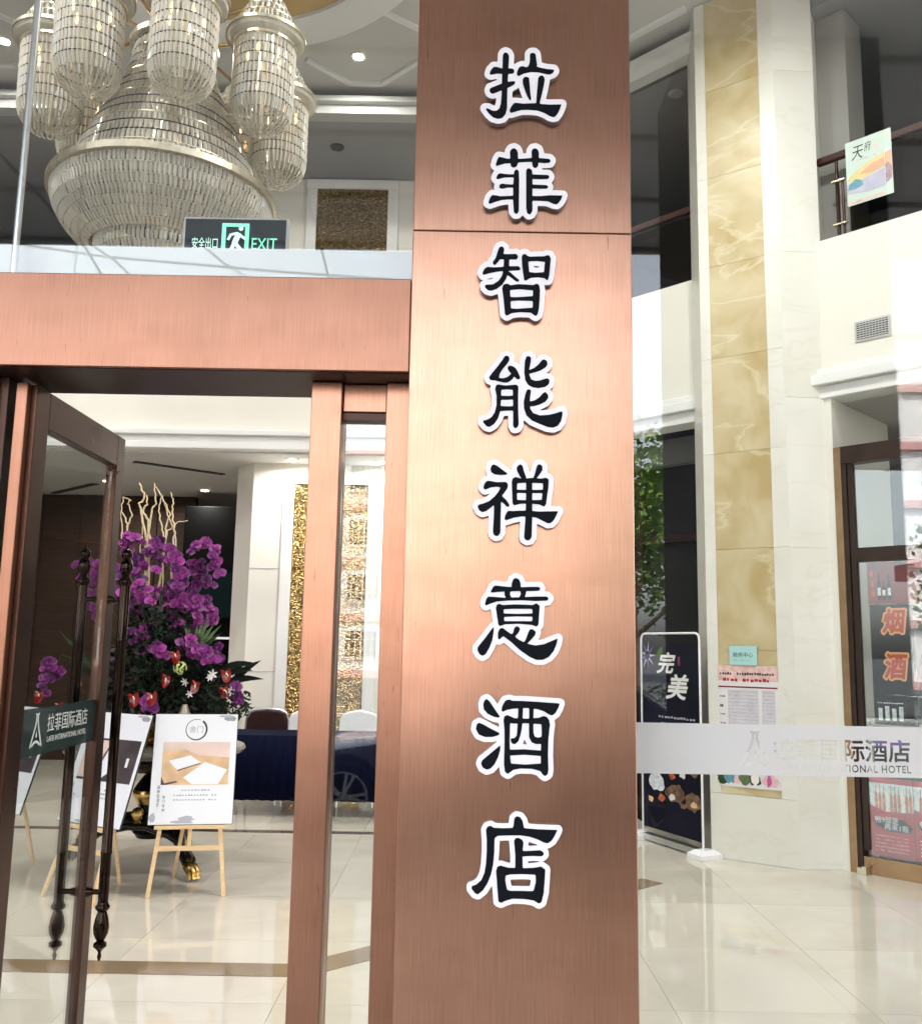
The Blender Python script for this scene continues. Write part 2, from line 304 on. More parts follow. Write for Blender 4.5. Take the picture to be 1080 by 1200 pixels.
# ------------------------------------------------------------------ mesh helpers
class MB:
    def __init__(s): s.v = []; s.f = []
    def add(s, vs, fs):
        o = len(s.v); s.v += [tuple(v) for v in vs]; s.f += [tuple(i + o for i in f) for f in fs]; return s
    def box(s, x0, x1, y0, y1, z0, z1):
        return s.add([(x0, y0, z0), (x1, y0, z0), (x1, y1, z0), (x0, y1, z0), (x0, y0, z1), (x1, y0, z1), (x1, y1, z1), (x0, y1, z1)],
                     [(0, 3, 2, 1), (4, 5, 6, 7), (0, 1, 5, 4), (1, 2, 6, 5), (2, 3, 7, 6), (3, 0, 4, 7)])
    def obox(s, o, ax, ay, az):
        """box from corner o with edge vectors"""
        o, ax, ay, az = map(Vector, (o, ax, ay, az))
        p = [o, o + ax, o + ax + ay, o + ay]; p += [q + az for q in p]
        f = [(0, 3, 2, 1), (4, 5, 6, 7), (0, 1, 5, 4), (1, 2, 6, 5), (2, 3, 7, 6), (3, 0, 4, 7)]
        if ax.cross(ay).dot(az) < 0: f = [tuple(reversed(q)) for q in f]
        return s.add(p, f)
    def bar(s, a, b, w, d, up=(0, 0, 1)):
        a, b = Vector(a), Vector(b); t = (b - a).normalized(); u = Vector(up)
        if abs(t.dot(u)) > .98: u = Vector((0, 1, 0))
        x = t.cross(u).normalized(); y = x.cross(t).normalized()
        return s.obox(a - x * w / 2 - y * d / 2, x * w, y * d, b - a)
    def tube(s, pts, rad, n=8, cap=True):
        pts = [Vector(p) for p in pts]; rads = rad if isinstance(rad, (list, tuple)) else [rad] * len(pts)
        ref = None; rings = []
        for i, p in enumerate(pts):
            t = (pts[min(i + 1, len(pts) - 1)] - pts[max(i - 1, 0)]).normalized()
            if ref is None: ref = t.orthogonal().normalized()
            ref = (ref - t * ref.dot(t)); ref = ref.normalized() if ref.length > 1e-6 else t.orthogonal().normalized()
            bi = t.cross(ref)
            rings.append([p + (ref * math.cos(2 * math.pi * k / n) + bi * math.sin(2 * math.pi * k / n)) * rads[i] for k in range(n)])
        vs = [v for r in rings for v in r]; fs = []
        for i in range(len(rings) - 1):
            for k in range(n):
                fs.append((i * n + k, i * n + (k + 1) % n, (i + 1) * n + (k + 1) % n, (i + 1) * n + k))
        if cap: fs += [tuple(reversed(range(n))), tuple(range((len(rings) - 1) * n, len(rings) * n))]
        return s.add(vs, fs)
    def lathe(s, prof, n=24, c=(0, 0, 0), closed=False):
        vs = []; fs = []
        for r, z in prof:
            for k in range(n): a = 2 * math.pi * k / n; vs.append((c[0] + r * math.cos(a), c[1] + r * math.sin(a), c[2] + z))
        m_ = len(prof)
        for i in range(m_ if closed else m_ - 1):
            j = (i + 1) % m_
            for k in range(n): fs.append((i * n + k, i * n + (k + 1) % n, j * n + (k + 1) % n, j * n + k))
        if not closed: fs += [tuple(reversed(range(n))), tuple(range((m_ - 1) * n, m_ * n))]
        return s.add(vs, fs)
    def prism(s, poly, z0, z1):
        n = len(poly); vs = [(x, y, z0) for x, y in poly] + [(x, y, z1) for x, y in poly]
        return s.add(vs, [tuple(reversed(range(n))), tuple(range(n, 2 * n))] + [(i, (i + 1) % n, (i + 1) % n + n, i + n) for i in range(n)])
    def build(s, name, m, parent=None, smooth=False, world=True, bevel=0):
        me = bpy.data.meshes.new(name); me.from_pydata(s.v, [], s.f); me.validate(); me.update()
        bm = bmesh.new(); bm.from_mesh(me); bmesh.ops.recalc_face_normals(bm, faces=bm.faces); bm.to_mesh(me); bm.free()
        return link(name, me, m, parent, smooth, world, bevel)

def link(name, me, m, parent=None, smooth=False, world=True, bevel=0):
    o = bpy.data.objects.new(name, me); COL.objects.link(o)
    mm = M[m] if isinstance(m, str) else m
    me.materials.clear(); me.materials.append(mm)
    if smooth:
        me.polygons.foreach_set('use_smooth', [True] * len(me.polygons))
        try: me.set_sharp_from_angle(angle=R(40))
        except Exception: pass
    if bevel:
        bv = o.modifiers.new('bevel', 'BEVEL'); bv.width = bevel; bv.segments = 2; bv.limit_method = 'ANGLE'; bv.angle_limit = R(50)
    if parent:
        o.parent = parent
        if world:
            p = parent; off = Vector((0, 0, 0))
            while p: off += p.location; p = p.parent
            o.location = -off
    return o
def thing(name, label, cat, loc=(0, 0, 0), group=None, rz=0):
    o = bpy.data.objects.new(name, None); COL.objects.link(o); o.location = loc; o.rotation_euler = (0, 0, rz)
    o.empty_display_size = .1
    return tag(o, label, cat, group)
def tag(o, label, cat, group=None):
    o['label'] = label; o['category'] = cat
    if group: o['group'] = group
    return o
def struct(o): o['kind'] = 'structure'; return o
def copy_tree(o, parent=None):
    c = o.copy(); COL.objects.link(c)
    if parent: c.parent = parent
    for ch in o.children: copy_tree(ch, c)
    return c
def box(name, m, parent, *a, bevel=0, world=True): return MB().box(*a).build(name, m, parent, bevel=bevel, world=world)

def fill_loops(loops, depth=0.0):
    """loops: list of 2-D closed outlines (even-odd) -> mesh in XY, extruded along +Z by depth"""
    vs = []; es = []
    for lp in loops:
        o = len(vs); n = len(lp); vs += [Vector(p) for p in lp]; es += [(o + k, o + (k + 1) % n) for k in range(n)]
    if len(loops) == 1 and len(vs) == 4: tv, tf = vs, [(0, 1, 2, 3)]
    else:
        tv, _, tf, *_r = delaunay_2d_cdt(vs, es, [], 0, 1e-7)
        P = np.array([v[:] for v in tv]); C = P[np.array([f[:3] for f in tf])].mean(1); ins = np.zeros(len(C), bool)
        for a, b in es:
            (ax, ay), (bx_, by) = vs[a], vs[b]
            if ay == by: continue
            ins ^= ((ay > C[:, 1]) != (by > C[:, 1])) & (C[:, 0] < (bx_ - ax) * (C[:, 1] - ay) / (by - ay) + ax)
        tf = [f for f, k in zip(tf, ins) if k]
    bm = bmesh.new(); bv = [bm.verts.new((v[0], v[1], 0)) for v in tv]
    for f in tf: bm.faces.new([bv[k] for k in f])
    for v in [v for v in bm.verts if not v.link_faces]: bm.verts.remove(v)
    bmesh.ops.recalc_face_normals(bm, faces=bm.faces)
    if depth:
        g = bmesh.ops.extrude_face_region(bm, geom=bm.faces[:])
        for v in [e for e in g['geom'] if isinstance(e, bmesh.types.BMVert)]: v.co.z += depth
        bmesh.ops.recalc_face_normals(bm, faces=bm.faces)
    me = bpy.data.meshes.new('outline'); bm.to_mesh(me); bm.free(); return me
def text_loops(body, size=1.0, bold=0.0, spacing=1.0, shear=0.0, sx=1.0):
    c = bpy.data.curves.new('text', 'FONT'); c.body = body; c.size = size; c.fill_mode = 'NONE'; c.resolution_u = 3
    c.space_character = spacing; c.offset = bold; c.shear = shear
    o = bpy.data.objects.new('text', c); COL.objects.link(o)
    me = bpy.data.meshes.new_from_object(o)
    adj = {}
    for e in me.edges:
        a, b_ = e.vertices; adj.setdefault(a, []).append(b_); adj.setdefault(b_, []).append(a)
    seen = set(); loops = []
    for st in adj:
        if st in seen: continue
        lp = [st]; seen.add(st); cur = st
        while True:
            nx = [q for q in adj[cur] if q not in seen]
            if not nx: break
            cur = nx[0]; seen.add(cur); lp.append(cur)
        if len(lp) > 2: loops.append([(me.vertices[i].co.x * sx, me.vertices[i].co.y) for i in lp])
    bpy.data.objects.remove(o); bpy.data.curves.remove(c); bpy.data.meshes.remove(me)
    # drop duplicate consecutive points
    res = []
    for lp in loops:
        q = []
        for p in lp:
            if not q or (abs(p[0] - q[-1][0]) + abs(p[1] - q[-1][1])) > 1e-5: q.append(p)
        if len(q) > 2: res.append(q)
    return res
def bounds(loops):
    xs = [p[0] for l in loops for p in l]; ys = [p[1] for l in loops for p in l]; return min(xs), max(xs), min(ys), max(ys)
def fit_loops(loops, x0, x1, y0, y1):
    a, b_, c, d = bounds(loops)
    return [[(x0 + (p[0] - a) / (b_ - a) * (x1 - x0), y0 + (p[1] - c) / (d - c) * (y1 - y0)) for p in l] for l in loops]
def to_plane(me, origin, ux, uy, un):
    """local x,y,z -> origin + x*ux + y*uy + z*un"""
    ux, uy, un, o = Vector(ux), Vector(uy), Vector(un), Vector(origin)
    for v in me.vertices: c = v.co.copy(); v.co = o + ux * c.x + uy * c.y + un * c.z
    return me
class Plane:
    """a flat surface with local x (right), y (up) and n (towards the viewer)"""
    def __init__(s, o, ux, uy): s.o = Vector(o); s.ux = Vector(ux).normalized(); s.uy = Vector(uy).normalized(); s.un = s.ux.cross(s.uy)
    def pt(s, x, y, n=0): return s.o + s.ux * x + s.uy * y + s.un * n
    def rect(s, name, m, parent, x0, x1, y0, y1, n0, n1):
        return MB().obox(s.pt(x0, y0, n0), s.ux * (x1 - x0), s.uy * (y1 - y0), s.un * (n1 - n0)).build(name, m, parent)
    def shape(s, name, m, parent, loops, n0, depth):
        me = fill_loops(loops, depth); to_plane(me, s.pt(0, 0, n0), s.ux, s.uy, s.un); return link(name, me, m, parent)
    def text(s, name, m, parent, body, x0, x1, y0, y1, n0, depth=.0008, bold=0.0, shear=0.0):
        lp = fit_loops(text_loops(body, bold=bold, shear=shear), x0, x1, y0, y1); return s.shape(name, m, parent, lp, n0, depth)
    def dashes(s, name, m, parent, x0, x1, y, h, n0, k, seed=1):
        r = random.Random(seed); mb = MB(); w = (x1 - x0) / k
        for i in range(k):
            if r.random() < .12: continue
            a = x0 + i * w
            mb.obox(s.pt(a, y + r.uniform(-.1, .1) * h, n0), s.ux * w * r.uniform(.45, .85), s.uy * h * r.uniform(.7, 1), s.un * .0006)
        o = mb.build(name, m, parent); o['kind'] = 'stuff'; return o
def blob_loop(cx, cy, rx, ry, n=18, jit=.15, seed=1):
    r = random.Random(seed); return [[(cx + rx * math.cos(2 * math.pi * k / n) * (1 + r.uniform(-jit, jit)), cy + ry * math.sin(2 * math.pi * k / n) * (1 + r.uniform(-jit, jit))) for k in range(n)]]

def sdf_poly(poly, X, Yg, parity=None, dist=None):
    """signed distance to one polygon (or, with parity/dist arrays given, accumulate for even-odd loops)"""
    d = np.full(X.shape, 1e9) if dist is None else dist; inside = np.zeros(X.shape, bool) if parity is None else parity; n = len(poly)
    for i in range(n):
        ax, ay = poly[i]; bx_, by = poly[(i + 1) % n]; ex, ey = bx_ - ax, by - ay
        t = np.clip(((X - ax) * ex + (Yg - ay) * ey) / (ex * ex + ey * ey + 1e-12), 0, 1)
        np.minimum(d, (X - ax - t * ex) ** 2 + (Yg - ay - t * ey) ** 2, out=d)
        cond = ((ay > Yg) != (by > Yg)); xi = (bx_ - ax) * (Yg - ay) / (by - ay + 1e-12) + ax
        inside ^= cond & (X < xi)
    if dist is not None: return None
    d = np.sqrt(d); return np.where(inside, -d, d)
def contours(Fg, xs, ys, iso):
    """marching squares; returns closed loops"""
    G = Fg - iso; segs = {}; pts = {}
    def epoint(k):
        if k in pts: return k
        (j, i, o) = k
        j2, i2 = (j, i + 1) if o == 0 else (j + 1, i)
        a, b = G[j, i], G[j2, i2]; t = a / (a - b)
        pts[k] = (xs[i] + t * (xs[i2] - xs[i]), ys[j] + t * (ys[j2] - ys[j])); return k
    ins = G < 0; cells = np.argwhere(~((ins[:-1, :-1] == ins[1:, :-1]) & (ins[:-1, :-1] == ins[:-1, 1:]) & (ins[:-1, :-1] == ins[1:, 1:])))
    for j, i in cells:
        c = (ins[j, i], ins[j, i + 1], ins[j + 1, i + 1], ins[j + 1, i]); es = []
        E_ = [(j, i, 0), (j, i + 1, 1), (j + 1, i, 0), (j, i, 1)]
        for q in range(4):
            if c[q] != c[(q + 1) % 4]: es.append(E_[q])
        prs = [(es[0], es[1])] if len(es) == 2 else [(es[0], es[1]), (es[2], es[3])]
        for a, b in prs:
            epoint(a); epoint(b); segs.setdefault(a, []).append(b); segs.setdefault(b, []).append(a)
    loops = []; seen = set()
    for s in segs:
        if s in seen: continue
        lp = [s]; seen.add(s); cur = s
        while True:
            nx_ = [q for q in segs[cur] if q not in seen]
            if not nx_: break
            cur = nx_[0]; seen.add(cur); lp.append(cur)
        if len(lp) > 8: loops.append([pts[k] for k in lp])
    return loops
def heavy_text(body, grow, shear=0.0, spacing=1.0, step=1.3):
    """lettering thickened by `grow` hundredths of its height, returned as clean outlines"""
    lp = text_loops(body, 100, 0.0, spacing, shear); a, b, c, d = bounds(lp)
    xs = np.arange(a - grow - 4, b + grow + 4, step); ys = np.arange(c - grow - 4, d + grow + 4, step); X, Yg = np.meshgrid(xs, ys)
    par = np.zeros(X.shape, bool); dist = np.full(X.shape, 1e9)
    for l in lp: sdf_poly(l, X, Yg, par, dist)
    dist = np.sqrt(dist); return contours(np.where(par, -dist, dist), xs, ys, grow)

# ================================================================== LARGE STRUCTURE
# ---- outdoor ground: asphalt to the horizon, porch paving with a kerb
struct(MB().box(-400, 400, -600, 60, -.30, -.10).build('ground', 'asphalt'))
pv = struct(MB().box(-14, 14, -2.45, 2.62, -.25, -.006).build('pavement', 'paving'))
pm = MB().box(-.597, .597, -.397, .397, -.02, .0).build('paving_slab', 'paving', pv); pm.location = (-6, -2, 0)
first = True
for i in range(-8, 9):
    for j in range(6):
        o = pm if first else pm.copy()
        if not first: COL.objects.link(o)
        first = False; o.location = (i * 1.2, -2.03 + j * .8, 0)
kb = struct(MB().box(-14, 14, -2.62, -2.452, -.25, .0).build('kerb', 'kerb_stone', bevel=.012))
for k in range(9):
    struct(MB().box(-40 + k * 9, -36 + k * 9, -9.1, -8.95, -.11, -.096).build('road_marking', 'line_paint'))

# ---- lobby floor: polished marble slabs on a bed, brown octagon border
fl = struct(MB().box(-9, 7, 2.62, 14, -.1, -.008).build('floor', 'grout'))
TS = .9
tile = MB().box(-TS / 2 + .0012, TS / 2 - .0012, -TS / 2 + .0012, TS / 2 - .0012, -.02, 0).build('floor_tile', 'floor_marble', fl); first = True
for i in range(-9, 8):
    for j in range(12):
        x, y = -.35 + i * TS, 3.08 + j * TS
        if abs(x) > .62 * y + 1.2 or x > 6.5: continue
        o = tile if first else tile.copy()
        if not first: COL.objects.link(o)
        first = False; o.location = (x, y, 0)
def strip(name, m, pts, w, z):
    a, b = Vector((*pts[0], 0)), Vector((*pts[1], 0)); t = (b - a).normalized(); n = Vector((-t.y, t.x, 0))
    return MB().obox(a + Vector((0, 0, z - .003)), b - a, n * w, (0, 0, .004)).build(name, m, fl)
strip('border_stripe', 'floor_stripe', ((-6.5, 4.77), (-.72, 4.77)), .18, .0028)
strip('border_stripe', 'floor_stripe', ((-.715, 4.775), (1.45, 6.72)), .18, .0032)
strip('border_line', 'floor_dark', ((-6.5, 8.24), (-.2, 8.24)), .10, .0028)

# ---- the angled side wall: local frame (s along the wall, n out towards the lobby)
Q = Vector((2.93, 7.2, 0)); T = Vector((1, -1, 0)).normalized(); NW = Vector((-1, -1, 0)).normalized()
def W(s, n, z): return Q + T * s + NW * n + Vector((0, 0, z))
def wbox(mb, s0, s1, n0, n1, z0, z1): return mb.obox(W(s0, n0, z0), T * (s1 - s0), NW * (n1 - n0), (0, 0, z1 - z0))
S0 = -3.68                                   # where the angled wall meets the frontal one (x .33, y 9.8)

# mezzanine parapet with its white moulding: frontal run and angled run
pf = thing('balcony_front', 'cream balcony front with white moulding spanning the back of the lobby', 'balcony', (-2.5, 9.8, 3.68))
MB().box(-7, .33, 9.8, 10.05, 3.89, 4.98).build('parapet', 'plaster_cream', pf)
for z0, z1, d, m_ in ((3.83, 3.888, .10, 'plaster_white'), (3.76, 3.828, .05, 'plaster_white'), (3.68, 3.758, .08, 'plaster_white')):
    MB().box(-7, .33 - d * .4, 9.8 - d, 10.03, z0, z1).build('moulding', m_, pf, bevel=.008)
pa = thing('balcony_front', 'cream balcony front with air grille above the liquor shop and side opening', 'balcony', W(0, 0, 3.68))
wbox(MB(), S0, 3.6, -.25, 0, 3.893, 4.98).build('parapet', 'plaster_cream', pa)
for z0, z1, d in ((3.835, 3.89, .03), (3.745, 3.832, .07), (3.64, 3.742, .02)):
    wbox(MB(), S0 + .1, 3.6, -.22, d, z0, z1).build('moulding', 'plaster_white', pa, bevel=.008)
gv = wbox(MB(), .245, .52, .0, .012, 4.05, 4.215).build('air_grille', 'vent_grey', pa)
wbox(MB(), .262, .503, .0121, .0135, 4.066, 4.199).build('grille_opening', 'vent_dark', gv)
for k in range(7): wbox(MB(), .262, .503, .0136, .020, 4.070 + k * .0185, 4.0775 + k * .0185).build('slat', 'vent_grey', gv)
for k in range(9): wbox(MB(), .288 + k * .024, .292 + k * .024, .0136, .018, 4.066, 4.199).build('bar', 'vent_grey', gv)

# upper hall ceiling with the round dome opening
CZ = 7.40; CX, CYc = -2.12, 6.30
def ring_sheet(name, m, r0, outline, z, thick, parent=None):
    n = 64; inner = [(CX + r0 * math.cos(2 * math.pi * k / n), CYc + r0 * math.sin(2 * math.pi * k / n)) for k in range(n)]
    me = fill_loops([outline, inner], thick)
    for v in me.vertices: v.co.z += z
    return link(name, me, m, parent)
ce = struct(ring_sheet('ceiling', 'ceiling_paint', 1.95, [(-7.2, 2.6), (7, 2.6), (7, 3.1), (.85, 9.25), (-7.2, 9.25)], CZ, .12))
mb = MB().lathe([(1.62, .10), (1.95, 0.0), (1.95, -.05), (1.78, -.07), (1.62, -.02)], 64, (CX, CYc, CZ), closed=True); mb.build('dome_ring', 'plaster_white', ce, smooth=True)
mb = MB(); prof = [(1.64, .02)] + [(1.64 * math.cos(a), .05 + .75 * math.sin(a)) for a in [k * math.pi / 16 for k in range(9)]]
mb = MB().lathe(prof[:-1] + [(.02, .80)], 48, (CX, CYc, CZ)); mb.build('dome', 'dome_gold', ce, smooth=True)
def moulding_run(name, pts, w, d, z, parent, m='plaster_white'):
    for a, b in zip(pts, pts[1:]):
        MB().bar((a[0], a[1], z), (b[0], b[1], z), w, d).build(name, m, parent)
# cornice round the hall and the shallow ceiling tray lines
moulding_run('cornice', [(-7.2, 9.05), (1.08, 9.05)], .16, .15, 7.215, ce, 'cornice_paint')
moulding_run('cornice', [(-7.2, 8.95), (1.14, 8.95)], .10, .06, 7.27, ce, 'cornice_paint')
for q0, q1 in ((S0 + .6, -.95), (.12, 3.6)):
    a_, b_ = W(q0, .06, 0), W(q1, .06, 0); moulding_run('cornice', [(a_.x, a_.y), (b_.x, b_.y)], .14, .15, 7.212, ce)
    a_, b_ = W(q0, .16, 0), W(q1, .16, 0); moulding_run('cornice', [(a_.x, a_.y), (b_.x, b_.y)], .10, .06, 7.268, ce)
moulding_run('tray_moulding', [(-1.62, 8.44), (-1.23, 8.82), (-.90, 8.82), (-.42, 8.36)], .05, .035, 7.385, ce)
moulding_run('tray_moulding', [(-.88, 7.66), (-.30, 8.08)], .05, .035, 7.385, ce)
moulding_run('tray_moulding', [(-5.6, 8.6), (-4.60, 8.62), (-4.25, 8.95)], .05, .035, 7.385, ce)
moulding_run('tray_moulding', [(-4.9, 7.4), (-4.2, 8.05)], .05, .035, 7.385, ce)
for q0, q1 in ((S0 + 1, -.98), (.2, 3.4)): a_, b_ = W(q0, .40, 0), W(q1, .40, 0); moulding_run('tray_moulding', [(a_.x, a_.y), (b_.x, b_.y)], .06, .035, 7.385, ce)
# mezzanine storey: floor slab, ceiling, back walls
struct(MB().prism([(-7, 10.051), (.22, 10.051), (3.4, 6.87), (5.45, 4.82), (9, 8), (9, 15), (-7, 15)], 3.9, 4.1).build('mezzanine_floor', 'mezz_wall'))
struct(MB().prism([(-7.2, 9.13), (1.13, 9.13), (3.9, 6.35), (6.6, 3.65), (9.2, 6), (9.2, 15), (-7.2, 15)], 7.16, 7.42).build('mezzanine_ceiling', 'mezz_paint'))
struct(MB().prism([(-7, 9.86), (-.3, 9.86), (.35, 9.98), (1.5, 8.8), (2.0, 14.9), (-7, 14.9)], 3.66, 3.74).build('lower_ceiling', 'ceiling_paint'))
# plain outer shell of the hotel
bw = tag(MB().box(-9, 9, 14.9, 15.1, -.1, 8.2).build('hotel_wall', 'dark_wood'), 'dark panelled wall far at the back of the lobby', 'wall')
lw_ = tag(MB().box(-9.1, -7.0, 2.9, 14.9, -.1, 8.2).build('hotel_wall', 'dark_wood'), 'dark brown panelled side wall at the left of the lobby', 'wall')
struct(MB().box(-9.1, 9.1, 2.6, 15.1, 8.21, 8.4).build('roof', 'stone_grey'))
tag(MB().box(6.9, 9.1, 2.9, 14.9, -.1, 8.2).build('hotel_wall', 'plaster_cream'), 'cream wall at the far right end of the hotel', 'wall')

# back wall with the tall gold relief panel (pier with a chamfered left end)
BWY = 10.4
bk = thing('gold_panel_wall', 'cream stone pier with tall gold relief panel behind the blue table', 'wall', (-1.2, BWY, 0))
MB().prism([(-2.38, BWY), (1.2, BWY), (1.2, 10.9), (-2.62, 10.9), (-2.62, BWY + .24)], 0, 3.66).build('pier', 'plaster_cream', bk)
MB().prism([(-2.4, BWY), (1.2, BWY), (1.2, 10.9), (-2.4, 10.9)], 4.1, 7.16).build('pier', 'plaster_cream', bk)
for z0, z1, dx in ((.0, 3.42, 0), (4.1, 7.02, .12)):
    x0, x1 = -1.90 + dx, -1.06 + dx
    MB().box(x0, x1, BWY - .03, BWY - .001, z0 + .01, z1).build('relief_panel', 'gold_mosaic', bk)
    for bx0, bx1, bz0, bz1 in ((x0 - .13, x0 - .002, z0 + .01, z1), (x1 + .002, x1 + .13, z0 + .01, z1), (x0 - .13, x1 + .13, z1 + .002, z1 + .12)):
        MB().box(bx0, bx1, BWY - .05, BWY - .001, bz0, bz1).build('panel_frame', 'plaster_white', bk, bevel=.01)
for z in (1.3, 2.45):
    MB().box(-2.375, -2.04, BWY - .004, BWY - .0005, z, z + .006).build('stone_joint', 'ink_pale', bk)
# dark recess left of the pier: brown wall, black cabinet with a screen
cab = thing('display_cabinet', 'tall black cabinet with a dark screen in the recess behind the flowers', 'cabinet', (-3.1, 12.4, 0))
MB().box(-3.75, -2.66, 12.4, 12.8, 0, 3.45).build('carcass', 'black_matt', cab, bevel=.01)
MB().box(-3.60, -2.85, 12.36, 12.399, 1.95, 2.55).build('screen', 'screen_teal', cab)
MB().box(-3.70, -2.70, 12.33, 12.399, 1.66, 1.69).build('shelf', 'silver_metal', cab)
wp = thing('wood_panel_wall', 'brown veneer panel wall in the deep recess at the left', 'wall', (-5, 12.9, 0))
for k in range(6):
    MB().box(-6.98 + k * .54, -6.45 + k * .54, 12.9, 13.0, .0, 3.65).build('panel', 'dark_wood', wp, bevel=.006)

# ---- marble-clad pillar with onyx inlay, between the side opening and the shop
A = Vector((2.03, 7.60, 0)); B = Vector((2.59, 7.205, 0)); Cc = Vector((2.935, 7.225, 0))
pl = thing('marble_pillar', 'cream marble pillar with tall yellow onyx inlay beside the liquor shop', 'pillar', (2.5, 7.6, 0))
ins = .03
dAB = (B - A).normalized(); nAB = Vector((dAB.y, -dAB.x, 0)); dBC = (Cc - B).normalized(); nBC = Vector((dBC.y, -dBC.x, 0))
core = [A - nAB * ins + Vector((.03, .02, 0)), B - nAB * ins * .6 - nBC * ins * .6, Cc - nBC * ins, Vector((3.15, 7.6, 0)), Vector((2.5, 8.3, 0)), Vector((2.085, 8.0, 0))]
MB().prism([(p.x, p.y) for p in core], 0, 7.39).build('core', 'cream_marble', pl)
PAB = Plane(A, dAB, (0, 0, 1)); LAB = (B - A).length; PBC = Plane(B, dBC, (0, 0, 1)); LBC = (Cc - B).length
seams = [.50, .80, 1.625, 2.437, 3.242, 4.065, 4.885, 5.70, 6.52, 7.39]
g = .002
PAB.rect('marble_panel', 'cream_marble', pl, 0, LAB, .002, .50 - g, -ins, 0)
for k in range(0, len(seams) - 1):
    z0, z1 = seams[k], seams[k + 1]
    PAB.rect('marble_panel', 'cream_marble', pl, 0, .088, z0, z1 - g, -ins, 0)
    PAB.rect('marble_panel', 'cream_marble', pl, .56, LAB, z0, z1 - g, -ins, 0)
    if k > 0 or True: PAB.rect('onyx_panel', 'onyx', pl, .0886, .5594, z0 + .001, z1 - .0015, -ins, -.006)
for z0, z1 in ((.002, .92), (.92, 2.43), (2.43, 3.65), (3.65, 4.89), (4.89, 6.52), (6.52, 7.39)):
    PBC.rect('marble_panel', 'cream_marble', pl, .0006, LBC, z0, z1 - g, -ins, 0)
sd_a = Vector((2.07, 8.02, 0)); dS = (A - sd_a).normalized(); PS = Plane(sd_a, dS, (0, 0, 1))
PS.rect('marble_panel', 'cream_marble_side', pl, 0, (A - sd_a).length - .01, .002, 7.39, -.03, 0)

# ---- side opening left of the pillar: dark room behind dark glazing
so = thing('side_opening', 'dark glazed opening under the balcony left of the onyx pillar', 'window', W(-2, -.5, 0))
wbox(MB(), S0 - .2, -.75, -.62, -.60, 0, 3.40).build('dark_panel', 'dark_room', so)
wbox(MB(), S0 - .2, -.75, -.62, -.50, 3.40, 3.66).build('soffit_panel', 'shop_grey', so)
for s_ in (-1.28, -2.2): wbox(MB(), s_, s_ + .07, -.60, -.54, 0, 3.40).build('frame_post', 'bronze_dark', so)
wbox(MB(), S0 - .2, -.75, -.60, -.55, 2.65, 2.72).build('frame_rail', 'bronze_dark', so)

# ---- mezzanine behind the angled balcony: glass rail with wooden handrail, dark beyond
mzw = tag(wbox(MB(), S0 - 2, 3.6, -3.2, -3.0, 4.1, 7.16).build('mezzanine_wall', 'mezz_wall'), 'dim grey wall at the back of the upper gallery on the right', 'wall')
tag(MB().box(-7, -2.41, 12.6, 12.8, 4.1, 7.16).build('mezzanine_wall', 'mezz_wall'), 'dim grey wall at the back of the upper gallery on the left', 'wall')
mr_ = tag(wbox(MB(), -.12, .17, -.62, -.27, 4.1, 7.155).build('gallery_pier', 'pier_grey'), 'grey pier standing in the upper gallery beside the marble pillar', 'pier')
def railing(label, s0, s1, group):
    t = thing('gallery_railing', label, 'railing', W(s0, -.12, 4.98), group)
    wbox(MB(), s0, s1, -.145, -.095, 5.70, 5.765).build('handrail', 'rail_wood', t, bevel=.012)
    k = 0; s = s0 + .16
    while s < s1:
        p = W(s, -.12, 0)
        po = MB().lathe([(.026, 4.982), (.026, 5.02), (.016, 5.03), (.016, 5.50), (.024, 5.52), (.014, 5.56), (.014, 5.69)], 10, (p.x, p.y, 0)).build('post', 'bronze_dark', t, smooth=True)
        p2 = W(s + .045, -.12, 0); MB().lathe([(.012, 4.982), (.012, 5.52)], 8, (p2.x, p2.y, 0)).build('rod', 'bronze_dark', po, smooth=True)
        for z in (5.12, 5.50): wbox(MB(), s - .04, s + .07, -.125, -.09, z, z + .012).build('clamp', 'pale_gold', po)
        if s + .95 < s1: wbox(MB(), s + .1, s + .95, -.126, -.114, 5.04, 5.66).build('pane', 'glass_dark', t)
        s += 1.05
    return t
railing('wood topped glass gallery railing right of the onyx pillar', -.05, 3.5, 'gallery railings on the upper floor')
railing('wood topped glass gallery railing left of the onyx pillar', S0 + .3, -1.0, 'gallery railings on the upper floor')
t = thing('gallery_railing', 'wood topped glass gallery railing at the back of the lobby', 'railing', (-3, 9.95, 4.98), 'gallery railings on the upper floor')
MB().box(-7, .2, 9.9, 9.96, 5.70, 5.765).build('handrail', 'rail_wood', t)
for k in range(7):
    MB().box(-6.9 + k * 1.05, -6.1 + k * 1.05, 9.925, 9.937, 5.0, 5.68).build('pane', 'glass_dark', t)
    MB().lathe([(.022, 4.982), (.022, 5.69)], 10, (-6.97 + k * 1.05, 9.93, 0)).build('post', 'bronze_dark', t)

